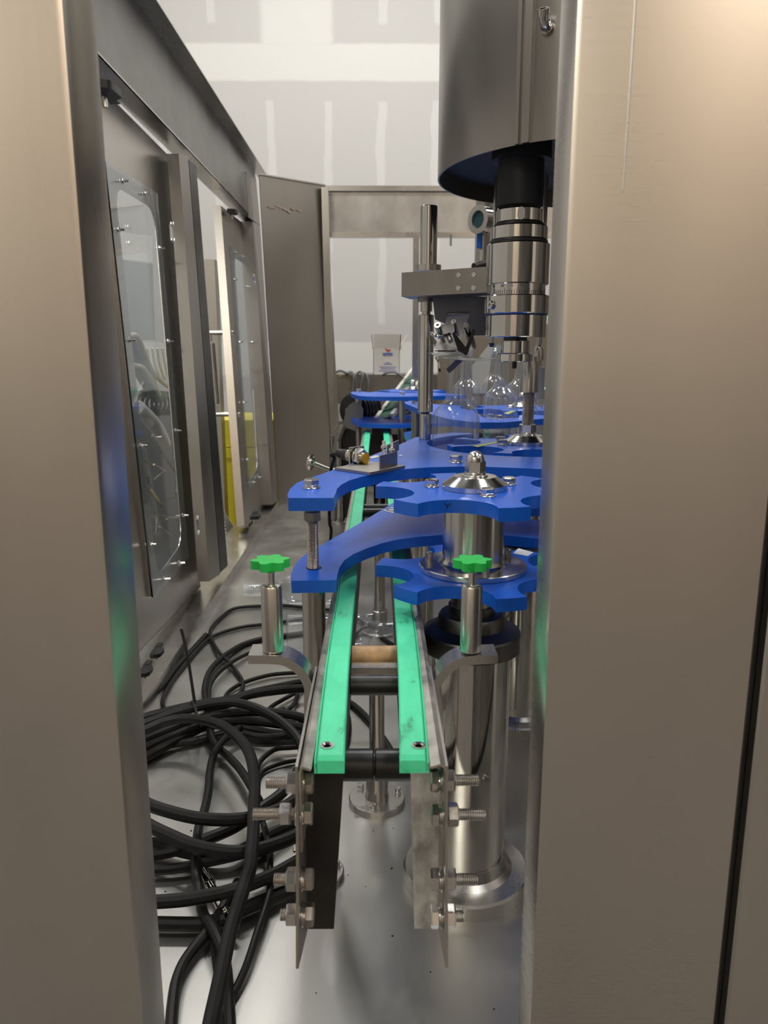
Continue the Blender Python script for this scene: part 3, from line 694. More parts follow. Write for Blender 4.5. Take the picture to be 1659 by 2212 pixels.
for (px, py) in ((774, 847), (869, 853.5)):
    p = atz(px, py, UZ); hexbolt(g3, p.x, p.y, UZ, 1.25, ph=random.random())
    b = B(); cyl(b, (p.x, p.y, LZ), (p.x, p.y, UZ - TH), .0155, 20); obj('spacer_tube', b, STEEL, g3)
for px, py in ((899, 878),):
    p = atz(px, py, UZ); b = B(); cyl(b, (p.x, p.y, LZ), (p.x, p.y, UZ - TH), .0155, 20); obj('spacer_tube', b, DARKST, g2)
b = B(); cyl(b, (.40, 2.10, LZ), (.40, 2.10, UZ - TH), .0155, 20); obj('spacer_tube', b, DARKST, g2)

# support posts standing on the deck
def support(label, x, y, ztop, r, rf_=.046, collar=True, flat=False):
    t = thing('support_post', label, 'post', (x, y, 0))
    b = B(); cyl(b, (x, y, .006), (x, y, ztop), r, 28); obj('tube', b, STEEL, t)
    b = B(); lathe(b, [(0, 0), (0, rf_), (.0085, rf_), (.010, rf_ - .0015), (.010, 0)], (x, y, 0), (0, 0, 1), 40); obj('foot_flange', b, STEEL, t)
    if collar:
        b = B(); lathe(b, [(0, 0), (0, r + .008), (.010, r + .006), (.052, r + .006), (.054, r + .004), (.054, 0)], (x, y, .0095), (0, 0, 1), 28); c = obj('collar', b, STEEL, t)
        b = B(); cyl(b, (x - r - .003, y - .004, .05), (x - r - .017, y - .008, .05), .0035, 10); hexn(b, (x - r - .016, y - .008, .05), (-1, 0, 0), .004, .009); obj('set_screw', b, BOLT, c)
    for a in (-100, 20, 140):
        p = Vector((x + (rf_ - .010) * math.cos(math.radians(a)), y + (rf_ - .010) * math.sin(math.radians(a)), .010)); b = B(); washer(b, p, (0, 0, 1), .001, .0075); cyl(b, p, p + Vector((0, 0, .0085)), .0055, 14, c=.0008); obj('foot_bolt', b, BOLT, t)
    return t
support('short-flanged post under the near bottle guide, left of the conveyor', bx_, by_, LZ - TH, .0155, .036)
support('polished support post between the green strips, its round foot in front', -.003, 1.165, .255, .0125, .047)
support('collared support post seen between the strips, behind the lying bottle', .003, 1.962, LZ - TH, .0150, .052)
support('support post under the tail of the near bottle guide', .105, 1.60, LZ - TH, .0150, .046)
p = atz(733, 1128, 0); support('rear left support post with a small round foot beside the conveyor', p.x, p.y, .36, .013, .042, False)
p = atz(703, 1100, 0); support('rearmost left post foot near the diagonal corner panel', p.x + .03, p.y + .12, .34, .013, .05, True)
for i, (px, py) in enumerate(((774, 847), (869, 853.5))):
    p = atz(px, py, UZ); support(('left' if i == 0 else 'right') + ' post under the far pointed bottle guide', p.x, p.y, LZ - TH, .0155, .045)
p = atz(899, 878, UZ); support('post under the left wing of the middle bottle guide', p.x, p.y, LZ - TH, .0155, .045)
support('post under the right side of the middle bottle guide', .40, 2.10, LZ - TH, .0155, .045)

# ================================================================== SENSOR ON THE NEAR GUIDE
sn = thing('proximity_sensor', 'yellow-faced barrel sensor clamped on a small steel bracket plate', 'sensor', tuple(atz(790, 1010, UZ)))
b = B(); base_poly = P2([(723, 1010), (799, 1021), (875, 1006), (800, 997)], UZ + .004); prism(b, base_poly, UZ + .0003, UZ + .0043); bev(b, .0005, 1); obj('base_plate', b, DARKST, sn)
ctr = aty(790, 990, 1.165); dirv = Vector((.72, -.67, -.04)).normalized(); sidev = Vector((dirv.y, -dirv.x, 0)).normalized()
b = B(); lathe(b, [(0, 0), (0, .0092), (.034, .0092), (.034, .0086), (.036, .0086), (.036, 0)], ctr - dirv * .036, dirv, 28); obj('barrel', b, NICKEL, sn)
b = B(); lathe(b, [(0, 0), (0, .0080), (.0006, .0083), (.0006, 0)], ctr, dirv, 28); obj('sensing_face', b, YFACE, sn)
b = B(); hexn(b, ctr - dirv * .0135, dirv, .0075, .0245, .4); washer(b, ctr - dirv * .0150, dirv, .0014, .0150); obj('lock_nut', b, BOLT, sn)
b = B(); q = ctr - dirv * .018; vv = [q + sidev * a * .0155 + Vector((0, 0, zz)) for a, zz in ((-1, UZ + .004 - q.z), (1, UZ + .004 - q.z), (1, .0155), (-1, .0155))]; extr(b, vv, dirv * -.003); bev(b, .002, 2, 60); obj('upright_bracket', b, STEEL, sn)
b = B(); e = ctr - dirv * .036; lathe(b, [(0, 0), (0, .0085), (.010, .0085), (.012, .0075), (.015, .0080), (.018, .0068), (.021, .0074), (.026, .0055), (.026, 0)], e, -dirv, 20); obj('strain_relief', b, BLK, sn)
e2 = e - dirv * .024; b = B()
tube(b, [e2, e2 + Vector((-.012, .010, -.004)), aty(722, 990, 1.22), aty(714, 1020, 1.235), aty(711, 1090, 1.245), aty(712, 1130, 1.25), aty(714, 1165, 1.255), (atz(716, 1200, .3).x, 1.26, .30), (-.10, 1.28, .10), (-.12, 1.35, .009), (-.2, 1.5, .006)], .0027, 8, 6); obj('sensor_cable', b, RUB, sn)
rfl = thing('reflector_bracket', 'zig-zag bent steel bracket with two pins beside the yellow sensor', 'bracket', tuple(atz(845, 1008, UZ + .0043)))
b = B(); zz0 = UZ + .0044; pA_ = atz(819, 1013, zz0); pB_ = atz(856, 1003, zz0)
hgt = aty(838, 984, pA_.y).z - zz0
sheet(b, [pA_, pB_], (0, 0, hgt), .0018); bev(b, .002, 2, 60); obj('front_leaf', b, DARKST, rfl)
b = B(); pC_ = Vector((pA_.x + .012, pA_.y + .045, zz0)); pD_ = Vector((pB_.x + .004, pB_.y + .012, zz0)); sheet(b, [pB_ + Vector((-.001, .002, .014)), pC_ + Vector((0, 0, .014)), pD_ + Vector((0, .05, .014))], (0, 0, .016), .0018); obj('folded_leaf', b, DARKST, rfl)
for px, tp in ((829, 952), (846, 958)):
    b = B(); p = atz(px, 1003, zz0); q = aty(px, tp, p.y); thread(b, (p.x, p.y, zz0), (p.x, p.y, q.z), .0030, .0014, 10); hexn(b, (p.x, p.y, q.z - .012), (0, 0, 1), .005, .009); obj('pin', b, BOLT, rfl)

# T-handle screw behind the guide plate
th = thing('t_handle_screw', 'small T-handle clamping screw pointing left, by the diagonal corner panel', 'screw', tuple(aty(680, 1005, 2.0)))
b = B(); tube(b, [aty(676, 985, 2.0), aty(672, 992, 1.995), aty(670, 1003, 1.99), aty(668, 1015, 1.99)], lambda t_: .008 + .003 * math.sin(t_ * PI), 10, 4); obj('handle_bar', b, POL, th)
b = B(); cyl(b, aty(677, 1000, 2.0), aty(716, 1016, 2.02), .005, 12); cyl(b, aty(714, 1015, 2.02), (-.066, 2.02, aty(714, 1016, 2.02).z), .005, 12); obj('stem', b, STEEL, th)

# ================================================================== CAPPING STATION
# vertical guide shaft with the clamped bar
sx, sy = atz(918, 949, UZ).x, atz(918, 949, UZ).y
sh = thing('guide_shaft', 'polished vertical shaft standing on the near bottle guide', 'shaft', (sx, sy, UZ))
def sz(py): return aty(918, py, sy).z
b = B(); cyl(b, (sx, sy, UZ), (sx, sy, sz(893)), 13 * sy / F_PX, 28, c=.0008); obj('lower_pin', b, POL, sh)
b = B(); cyl(b, (sx, sy, sz(894)), (sx, sy, sz(890)), 9 * sy / F_PX, 20); obj('lower_groove', b, BLK, sh)
b = B(); cyl(b, (sx, sy, sz(890)), (sx, sy, sz(680)), 16.3 * sy / F_PX, 32, c=.001); obj('sleeve', b, POL, sh)
b = B(); cyl(b, (sx, sy, sz(680)), (sx, sy, sz(655)), 9 * sy / F_PX, 24); cyl(b, (sx, sy, sz(673)), (sx, sy, sz(640)), 12.5 * sy / F_PX, 24); obj('neck', b, STEEL, sh)
b = B(); cyl(b, (sx, sy, sz(652)), (sx, sy, sz(637)), 19 * sy / F_PX, 28); obj('lower_collar', b, DARKST, sh)
b = B(); cyl(b, (sx + .003, sy, sz(583)), (sx + .003, sy, sz(445)), 17.5 * sy / F_PX, 32, c=.001); obj('upper_shaft', b, POL, sh)
b = B(); lathe(b, [(0, 0), (0, 26.5 * sy / F_PX), (sz(573) - sz(586), 26.5 * sy / F_PX), (sz(573) - sz(586), 0)], (sx + .003, sy, sz(586)), (0, 0, 1), 32); obj('upper_collar', b, STEEL, sh)
cb = thing('clamp_bar', 'heavy rectangular steel clamp bar with four pins, across the guide shaft', 'bar', (sx + .06, sy - .03, sz(638)))
LA, LB, LC, LD = aty(867.5, 587, 1.49), aty(867.5, 638.5, 1.49), aty(1052, 634.5, 1.385), aty(1052, 578, 1.385)
zb0, zt0 = (LB.z + LC.z) / 2, (LA.z + LD.z) / 2
b = B(); dv = Vector((.02, .075, 0)); extr(b, [Vector((LA.x, LA.y, zb0)), Vector((LD.x, LD.y, zb0)), Vector((LD.x, LD.y, zb0)) + dv, Vector((LA.x, LA.y, zb0)) + dv], (0, 0, zt0 - zb0)); bev(b, .0012, 2); obj('bar_block', b, steel('bar_steel', (.34, .32, .295), (.28, .4), (6, 6, 160), 3, 12, .18, .06), cb)
for px, py in ((991, 594), (1024, 593), (990, 622.5), (1023, 622)):
    e_ = (LD - LA); nv = Vector((e_.y, -e_.x, 0)).normalized(); v_ = pray(px, py); p = CAM + v_ * ((LA - CAM).dot(nv) / v_.dot(nv)); b = B(); cyl(b, p + nv * -.004, p + nv * .0012, .0050, 18, c=.0006); obj('pin', b, POL, cb)
# capping head
hx, hy = aty(1116, 650, 1.335).x, 1.335
def hz(py, r=0.0): return aty(1116, py, hy - r).z
ch = thing('capping_head', 'polished stepped capping head with a torque scale ring', 'capping head', (hx, hy, hz(783)))
def hs(name, y0, y1, rpx, mat=POL, c=.0015, seg=64):
    r = rpx * 1.32 / F_PX; z0, z1 = hz(y1, r * .9), hz(y0, r * .9); b = B(); lathe(b, [(0, 0), (0, r - c), (c, r), (z1 - z0 - c, r), (z1 - z0, r - c), (z1 - z0, 0)], (hx, hy, z0), (0, 0, 1), seg); return obj(name, b, mat, ch), r, z0, z1
so, sr, sz0, sz1 = hs('top_section', 446, 476, 48); so, sr0, _, _ = hs('dark_groove', 476, 482, 52, BLK)
hs('upper_section', 482, 513, 59); hs('dark_groove', 513, 520, 60, BLK, .0008)
hs('body_section', 520, 611, 65); ring, rr, rz0, rz1 = hs('scale_ring', 610, 637, 59, TURN, .0004)
c1, cr, cz0, cz1 = hs('collar_section', 635, 676, 68.5); hs('blue_seal', 675, 679, 66, BAND, .0005); hs('lower_section', 678, 728, 64)
hs('dark_groove', 727, 737, 25, BLK, .0005); hs('neck_section', 735, 764, 31); hs('chuck', 763, 782, 38)
b = B(); cyl(b, (hx, hy, hz(796)), (hx, hy, hz(780)), .004, 12); obj('centre_pin', b, BLK, ch)
b = B(); p = Vector((hx - .004, hy - sr - .0002, (sz0 + sz1) / 2)); extr(b, [(p.x + .0058 * math.cos(a), p.y, p.z + .004 * (1 if math.sin(a) > 0 else -1) + .0058 * math.sin(a)) for a in [PI * 2 * i / 20 + .001 for i in range(20)]], (0, .006, 0)); obj('slot', b, LGREY, ch)
b = B()
for i in range(26):
    a = math.radians(-150 + i * 5); L_ = .009 if i % 5 == 0 else .006; x, y = hx + (rr + .0001) * math.cos(a), hy + (rr + .0001) * math.sin(a)
    d = Vector((-math.sin(a), math.cos(a), 0)) * .00035; extr(b, [Vector((x, y, rz0 + .002)) - d, Vector((x, y, rz0 + .002)) + d, Vector((x, y, rz0 + .002 + L_)) + d, Vector((x, y, rz0 + .002 + L_)) - d], Vector((math.cos(a), math.sin(a), 0)) * .0002)
o = obj('tick_marks', b, INK, ring); o['kind'] = 'stuff'
def text(body, loc, size, mat, parent, rot=(PI / 2, 0, 0), name='lettering', label=None):
    cu = bpy.data.curves.new('lettering', 'FONT'); cu.body = body; cu.size = size; cu.align_x = 'CENTER'; cu.extrude = .0001
    ob = bpy.data.objects.new('lettering', cu); C.objects.link(ob); dg_ = bpy.context.evaluated_depsgraph_get(); me = bpy.data.meshes.new_from_object(ob.evaluated_get(dg_))
    bpy.data.objects.remove(ob); bm = bmesh.new(); bm.from_mesh(me); bm.transform(Matrix.Translation(Vector(loc)) @ Matrix.Rotation(rot[2], 4, 'Z') @ Matrix.Rotation(rot[0], 4, 'X'))
    return obj(name, bm, mat, parent, label, smooth=0)
for s_, px in (('15', 1072), ('10', 1087), ('5', 1107), ('10', 1127)):
    xx = aty(px, 617, hy - rr).x; dx = max(-.95, min(.95, (xx - hx) / rr)); a = math.asin(dx)
    text(s_, (hx + (rr + .0003) * dx, hy - (rr + .0003) * math.cos(a), rz1 - .0065), .0058, INK, ring, (PI / 2, 0, a))
b = B(); p = aty(1061, 659, hy - .030); nrm_ = Vector((p.x - hx, p.y - hy, 0)).normalized(); q = Vector((hx, hy, p.z)) + nrm_ * (cr - .002)
lathe(b, [(0, 0), (0, .0075), (.005, .0075), (.007, .006), (.007, .003), (.004, .003), (.004, 0)], q, nrm_, 20); obj('set_screw', b, POL, c1)
# black drive sleeve going up into the hood
hoodz = 1.045
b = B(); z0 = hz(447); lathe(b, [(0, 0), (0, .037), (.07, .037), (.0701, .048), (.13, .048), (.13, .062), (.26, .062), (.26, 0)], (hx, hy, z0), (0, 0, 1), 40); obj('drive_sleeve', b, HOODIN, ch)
# hood over the turret
HC, HR = (.40, 1.47), .292
hd = thing('turret_hood', 'big round stainless steel hood over the capping turret, upper right', 'hood', (HC[0], HC[1], hoodz))
b = B(); lathe(b, [(0, HR - .003), (0, HR), (.9, HR), (.9, HR - .003), (0, HR - .003)], (HC[0], HC[1], hoodz), (0, 0, 1), 128); obj('hood_skirt', b, steel('hood_steel', (.34, .32, .295), (.26, .36), (120, 120, 3), 3, 3, .1, .04), hd)
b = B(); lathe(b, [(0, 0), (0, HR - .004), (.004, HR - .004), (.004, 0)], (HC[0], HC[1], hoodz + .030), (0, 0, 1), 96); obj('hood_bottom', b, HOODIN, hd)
sp_ = aty(1133, 200, HC[1] - HR + .03); sa = math.atan2(-HR * .9, sp_.x - HC[0]); sa = math.atan2(-math.sqrt(max(0, HR ** 2 - (sp_.x - HC[0]) ** 2)), sp_.x - HC[0])
def hp(a, r, z): return Vector((HC[0] + r * math.cos(a), HC[1] + r * math.sin(a), z))
for da, w_ in ((-.012, .006), (.026, .012)):
    b = B(); extr(b, [hp(sa + da, HR - .001, hoodz + .0), hp(sa + da + w_ / HR, HR - .001, hoodz), hp(sa + da + w_ / HR, HR + .006, hoodz), hp(sa + da, HR + .006, hoodz)], (0, 0, .9)); bev(b, .0015, 1); obj('seam_flange', b, DARKST, hd)
b = B(); v_ = pray(1160, 52); 
q = aty(1160, 55, hp(sa + .13, HR, 0).y); cyl(b, hp(sa + .14, HR - .002, q.z - .004), hp(sa + .14, HR + .006, q.z - .004), .0095, 16); tube(b, [hp(sa + .14, HR, q.z - .005), hp(sa + .14, HR + .012, q.z - .004), hp(sa + .14, HR + .020, q.z + .008)], .0065, 12, 4); fit = obj('hose_nipple', b, POL, hd)
b = B(); pp = hp(sa + .14, HR + .019, q.z + .007); lathe(b, [(0, .0045), (0, .0085), (.008, .0085), (.008, .0045), (0, .0045)], pp, (-.2, -.5, .8), 20); obj('nipple_collar', b, BOLT, fit)
# sight glass on a pipe behind the head
sg = thing('sight_glass', 'round steel sight glass on a vertical pipe with blue tape, behind the capping head', 'fitting', (aty(1042, 570, 2.15).x, 2.15, aty(1042, 575, 2.15).z))
px_ = aty(1045, 540, 2.15).x
b = B(); cyl(b, (px_, 2.15, aty(1042, 576, 2.15).z), (px_, 2.15, 1.9), .024, 28); obj('pipe', b, STEEL, sg)
b = B(); c_ = aty(1040, 475, 2.12); ax_ = Vector((-.78, -.62, 0)).normalized(); lathe(b, [(-.03, .022), (-.012, .03), (-.012, .036), (.014, .036), (.014, .022), (.006, .020), (.006, 0)], c_, ax_, 36); obj('bezel', b, POL, sg)
b = B(); lathe(b, [(0, 0), (0, .020), (.001, .020), (.001, 0)], c_ + ax_ * .0065, ax_, 28); obj('glass', b, TEAL, sg)
b = B(); q = aty(1036, 520, 2.15 - .022); prism(b, [(q.x - .008, q.y - .004), (q.x + .004, q.y - .0075), (q.x + .004, q.y - .0068), (q.x - .008, q.y - .0033)], q.z - .02, q.z + .018); obj('tape_scrap', b, BTAPE, sg)
b = B(); cyl(b, aty(1024, 578, 2.1), aty(1055, 570, 2.12), .012, 14); obj('pipe_foot', b, BLACKST, sg)
# spring-loaded rod right of the chuck and the pale tubes by the panel
tr0 = thing('turret_rod', 'slim turret rod carrying a grey tube, beside the right panel', 'rod', tuple(aty(1164, 862, 1.6)))
p = aty(1163, 792, 1.6); b = B(); cyl(b, p, (p.x, 1.6, hoodz + .03), .0055, 18); obj('rod_body', b, STEEL, tr0)
p = aty(1164, 862, 1.6); q = aty(1164, 793, 1.6); b = B(); cyl(b, p, q, .0115, 24, c=.001); obj('tube', b, LGREY, tr0)
b = B(); lathe(b, [(0, 0), (0, .010), (.02, .010), (.03, .006), (.03, 0)], aty(1163, 778, 1.6), (0, 0, 1), 20); obj('rod_collar', b, POL, tr0)
tr1 = thing('turret_pin', 'thin hanging pin left of the chuck above the bottles', 'pin', tuple(aty(1062, 743, 1.6)))
p = aty(1062, 743, 1.6); b = B(); cyl(b, p, (p.x, 1.6, hoodz + .03), .0042, 16); obj('rod_body', b, STEEL, tr1)
b = B(); lathe(b, [(0, 0), (0, .0045), (.008, .0055), (.008, 0)], p - Vector((0, 0, .006)), (0, 0, 1), 16); obj('rod_tip', b, BAND, tr1)

# cap chute hanging under the clamp bar
cc = thing('cap_chute', 'bright slanted steel cap chute with crescent tray and fork under the clamp bar', 'chute', tuple(aty(985, 770, 1.42)))
def yp(name, pts, yy, t_, mat, bw=.0006, lab=None):
    b = B(); extr(b, [aty(px, py, (yy if not isinstance(yy, (list, tuple)) else yy[i])) for i, (px, py) in enumerate(pts)], (0, t_, 0)); bev(b, bw, 1, 50); return obj(name, b, mat, cc, lab)
yp('back_plate', [(934, 640), (1052, 640), (1052, 724), (1020, 725), (940, 690)], 1.50, .004, steel('blue_reflect_plate', (.16, .17, .20), (.25, .35), (10, 10, 10), 3, 5, .2, .04))  # blue reflections on the steel are mixed into its base colour
yp('slanted_plate', [(967, 684), (1014, 679), (1000, 722), (985, 754), (950, 757), (938, 752), (955, 715)], (1.47, 1.47, 1.445, 1.43, 1.425, 1.425, 1.445), .003, steel('bright_chute_steel', (.88, .86, .83), (.42, .5), (20, 20, 20), 3, 12, .08, .02))
b = B(); tube(b, [aty(968, 679, 1.485), aty(1013, 678, 1.485)], .0038, 10, 0); obj('top_bend', b, DARKST, cc)
b = B(); tr = [(929, 762), (938, 768), (960, 774), (1000, 778), (1038, 779), (1070, 775), (1069, 773), (1040, 772), (1012, 769), (985, 763), (955, 761)]
extr(b, [aty(px, py, 1.47 - (py - 761) / 18 * .085) for px, py in tr], (0, .003, -.0006)); bev(b, .0004, 1, 60); obj('crescent_tray', b, LGREY, cc)
yp('tray_edge', [(940, 757), (985, 757), (984, 760), (940, 759)], 1.418, .012, BLACKST)
yp('fork_bar', [(977, 720), (981, 717), (1012, 758), (1008, 768), (990, 758)], 1.415, .008, BLACKST)
yp('fork_bar', [(1022, 710), (1027, 713), (1010, 766), (1001, 762)], 1.412, .008, BLACKST)
yp('fork_foot', [(964, 797), (986, 776), (1001, 778), (975, 803), (970, 806)], 1.405, .006, steel('blued_steel', (.10, .11, .17), (.3, .4), (10, 10, 10), 3, 8, .2, .04))
yp('side_finger', [(1008, 708), (1017, 706), (1029, 748), (1027, 754), (1021, 750)], 1.425, .008, GREY)
b = B(); tube(b, [aty(931, 716, 1.41), aty(932, 722, 1.40), aty(945, 725.5, 1.395), aty(960, 725.5, 1.40), aty(971, 722, 1.41)], .0032, 10, 4); obj('guide_bow', b, POL, cc)
yp('side_wing', [(933, 724), (944, 738), (939, 750), (937, 742)], 1.405, .003, DARKST)
b = B(); tube(b, [aty(941, 771, 1.40), aty(947, 782, 1.40), aty(948, 790, 1.40), aty(949, 796, 1.40)], .0018, 8, 4); obj('wire_finger', b, POL, cc)
yp('wire_tip', [(946, 793), (951, 796), (953, 802), (949, 804)], 1.40, .003, BLACKST)
for px, py, L_, rr_ in ((945, 702, .05, .0058), (979.5, 694, .04, .0042), (1006, 702, .05, .0058)):
    p = aty(px, py, 1.40); ax_ = Vector((-.25, -.75, .55)).normalized(); b = B(); lathe(b, [(-L_, 0), (-L_, rr_ * .9), (-.006, rr_ * .9), (-.006, rr_), (0, rr_), (0, rr_ * .55), (-.004, rr_ * .5), (-.004, 0)], p, ax_, 20); s_ = obj('socket_screw', b, POL, cc)
b = B(); cyl(b, aty(968, 726, 1.41), aty(974, 737, 1.40), .005, 12); obj('bow_stud', b, DARKST, cc)

# ================================================================== BOTTLES
BPROF = [(0, 0), (0, .036), (.002, .042), (.006, .0455), (.180, .0455), (.187, .0450), (.194, .0432), (.201, .0398), (.207, .0350), (.212, .0295), (.217, .0245), (.223, .0210), (.231, .0191), (.245, .0184), (.275, .0176), (.300, .0168), (.302, .0185), (.305, .0185), (.307, .0165), (.311, .0165), (.3125, .0182), (.3145, .0182), (.316, .0162), (.319, .0162), (.3205, .0180), (.3225, .0180), (.324, .0160), (.330, .0160), (.330, .0138), (.30, .0150)]
def bottle(label, x, y, z=.428, lie=None, s=1.0, group=None):
    t = thing('bottle', label, 'bottle', (x, y, z))
    d = Vector((0, 0, 1)) if lie is None else Vector(lie)
    o_ = Vector((x, y, z)) + (Vector((0, 0, .0458 * s)) if lie else Vector((0, 0, 0)))
    b = B(); lathe(b, [(a * s, r * s) for a, r in BPROF], o_, d, 40); obj('bottle_body', b, GLASS, t, smooth=50)
    return t
bottle('nearest clear bottle standing in the second star wheel, beside the polished shaft', .1505, 1.494)
bottle('clear bottle standing behind the bolted edge of the middle guide', .330, 2.085)
bottle('clear bottle in the third star wheel, right behind the threaded spindle', .475, 2.60)
bottle('clear bottle cut off by the right panel, beside the spindle', .485, 2.17)
bottle('clear bottle just behind the nearest standing bottle, over its right shoulder', .293, 2.58)
bottle('farthest clear bottle, small, left of the capping chuck', .455, 3.05)
p = atz(600, 1290, .045); dl = Vector((-1, -.02, 0)).normalized(); q = atz(524, 1280, .045)
bottle('clear bottle lying on the deck with its threaded neck pointing left', q.x + .33, q.y + .03, 0, dl)
p = atz(619, 1368, .045); bottle('clear bottle lying under the conveyor with its base beside the dark post', p.x, p.y, 0, Vector((1, .10, 0)).normalized())

def ring_sector(cx, cy, r0, r1, a0, a1): return arc(cx, cy, r1, a0, a1, 20) + arc(cx, cy, r0, a1, a0, 20)
for lab, poly in (('dark slide plate under the nearest standing bottle', ring_sector(S2[0], S2[1], .085, .187, 95, 215)), ('dark slide plate under the bottles at the third star wheel', ring_sector(S3[0], S3[1], .085, .215, 60, 300)),
                  ('small dark slide plate under the farthest bottle', [(.40, 2.98), (.52, 2.98), (.52, 3.12), (.40, 3.12)])):
    b = B(); prism(b, poly, 0 if len(poly) == 4 else .4205, .4278); o = obj('slide_plate', b, BLACKST); tag(o, lab, 'plate')
# unseen drum and side sheet, added to darken the reflections inside the machine
td = thing('shade_drum', 'dark steel drum added unseen behind the front panel to darken reflections', 'drum', (.93, 1.78, 0))
b = B(); cyl(b, (.93, 1.78, 0), (.93, 1.78, 1.5), .26, 48, c=.01); obj('drum_body', b, DARKST, td)
rs = thing('shade_wall', 'dark steel sheet wall added unseen on the right to darken reflections', 'wall', (1.24, 2.3, 0))
b = box(B(), (1.235, .61, 0), (1.25, 4.2, 1.6)); obj('wall_sheet', b, DARKST, rs)

# ================================================================== CABLES ON THE DECK
def cable(label, pts, r, name='cable', mat=RUB, seg=10):
    """pts: (px, py, z) points of the cable's centre"""
    P = [atz(px, py, z) for px, py, z in pts]; b = B(); tube(b, P, r, seg, 5); o = obj(name, b, mat); return tag(o, label, 'cable', 'black cables coiled on the deck')
T, M, S = .0092, .0072, .0048
cable('thick black cable looping over the top of the tied bundle and down behind the rail', [(285, 1575, .05), (312, 1564, .05), (370, 1543, .055), (437, 1525, .062), (495, 1517, .065), (540, 1525, .065), (586, 1546, .06), (621, 1571, .055), (648, 1603, .05), (655, 1635, .042), (640, 1672, .035), (610, 1712, .03), (563, 1747, .03), (506, 1787, .028), (437, 1816, .024), (380, 1836, .02), (310, 1850, .015)], T)
cable('thick black cable arching through the tie and running down to the bottom edge', [(285, 1585, .06), (312, 1578, .06), (357, 1559, .065), (403, 1552, .07), (442, 1556, .075), (474, 1565, .08), (501, 1581, .085), (524, 1603, .088), (541, 1633, .09), (549, 1675, .09), (550, 1709, .09), (548, 1755, .088), (547, 1800, .085), (543, 1846, .08), (541, 1872, .076), (530, 1905, .07), (520, 1938, .066), (509, 1973, .06), (496, 2018, .055), (486, 2063, .05), (477, 2109, .045), (467, 2155, .04), (455, 2210, .034), (440, 2290, .03)], T)
cable('thick black cable sagging straight across the middle from the left post', [(290, 1718, .06), (321, 1738, .06), (369, 1754, .06), (426, 1767, .06), (483, 1771, .06), (529, 1768, .058), (575, 1758, .055), (620, 1740, .05), (655, 1715, .045), (690, 1690, .04)], T + .0006)
cable('thick black cable sagging below the middle one, behind the lower bolts', [(290, 1762, .05), (325, 1785, .05), (369, 1806, .05), (414, 1825, .052), (460, 1836, .054), (506, 1841, .055), (552, 1836, .052), (600, 1822, .048), (640, 1805, .044), (680, 1780, .04)], T + .0006)
cable('black cable close under the second sagging one, dipping into the shadow', [(290, 1815, .016), (330, 1822, .016), (380, 1836, .016), (430, 1846, .018), (480, 1846, .02), (520, 1838, .018), (560, 1815, .014), (600, 1795, .012), (660, 1770, .011)], T)
cable('thick black cable sweeping from the left post up to the third bolt', [(300, 1947, .035), (332, 1948, .035), (392, 1944, .037), (437, 1937, .04), (483, 1928, .042), (529, 1914, .042), (563, 1901, .04), (598, 1886, .038), (637, 1864, .035), (690, 1835, .03)], T)
cable('black cable above it, from the left post into the crossing', [(300, 1880, .014), (335, 1879, .014), (380, 1876, .014), (426, 1867, .015), (472, 1857, .016), (506, 1849, .018), (545, 1838, .018), (590, 1820, .014)], M + .0005)
cable('matt black cable lowest at the left, half in shadow', [(300, 1994, .012), (339, 1995, .012), (392, 1996, .012), (437, 1995, .012), (483, 1984, .012), (529, 1962, .012), (575, 1943, .012), (632, 1920, .012), (680, 1895, .012)], T)
cable('thin black cable dropping from the coil along the left of the big loop', [(520, 1572, .03), (497, 1588, .03), (479, 1604, .03), (463, 1627, .03), (454, 1663, .03), (450, 1709, .03), (442, 1748, .03), (430, 1785, .03), (425, 1824, .030), (423, 1858, .03), (424, 1892, .028), (429, 1915, .022), (434, 1950, .02), (440, 1976, .02), (461, 2008, .024), (478, 2048, .024), (488, 2090, .018), (492, 2140, .012), (496, 2212, .01), (497, 2290, .01)], M)
cable('thin black cable bending out to the lower left corner of the deck', [(515, 1905, .02), (492, 1944, .018), (474, 1975, .016), (447, 2014, .014), (420, 2048, .012), (396, 2083, .012), (381, 2121, .012), (374, 2166, .012), (370, 2212, .012), (366, 2290, .012)], M)
cable('thin black cable hanging at the right of the pile, curving to the bottom', [(566, 1770, .03), (576, 1806, .03), (583, 1840, .03), (583, 1892, .03), (583, 1922, .028), (573, 1961, .024), (554, 2018, .02), (536, 2075, .015), (517, 2121, .010), (500, 2155, .008), (480, 2210, .008), (474, 2290, .008)], S)
cable('thin black cable running straight down behind the big loop', [(446, 1985, .012), (458, 2012, .010), (465, 2063, .008), (470, 2100, .008), (480, 2140, .008), (492, 2180, .008), (500, 2240, .008)], S)
cable('thin cable curving round the lying bottle and back down to the coil', [(720, 1318, .006), (655, 1312, .006), (612, 1308, .006), (568, 1309, .006), (508, 1314, .006), (477, 1334, .006), (457, 1357, .007), (455, 1376, .009), (472, 1408, .012), (495, 1431, .010), (518, 1461, .007), (525, 1480, .007), (518, 1498, .007), (495, 1512, .012)], S)
cable('thin cable sweeping from the knob clamp to the foot of the left sill', [(740, 1322, .006), (690, 1330, .006), (620, 1342, .006), (568, 1349, .006), (520, 1355, .006), (470, 1370, .007), (439, 1390, .008), (407, 1426, .007), (374, 1469, .006), (355, 1503, .006), (352, 1524, .006), (365, 1545, .01)], S)
cable('thin cable looping below the clamp arm into the big coil', [(730, 1360, .006), (690, 1364, .006), (620, 1373, .006), (568, 1380, .006), (520, 1395, .007), (478, 1423, .012), (452, 1453, .012), (442, 1491, .012), (448, 1530, .02), (454, 1579, .02), (466, 1610, .018), (495, 1636, .018), (520, 1664, .020), (541, 1697, .022), (560, 1730, .02)], M)
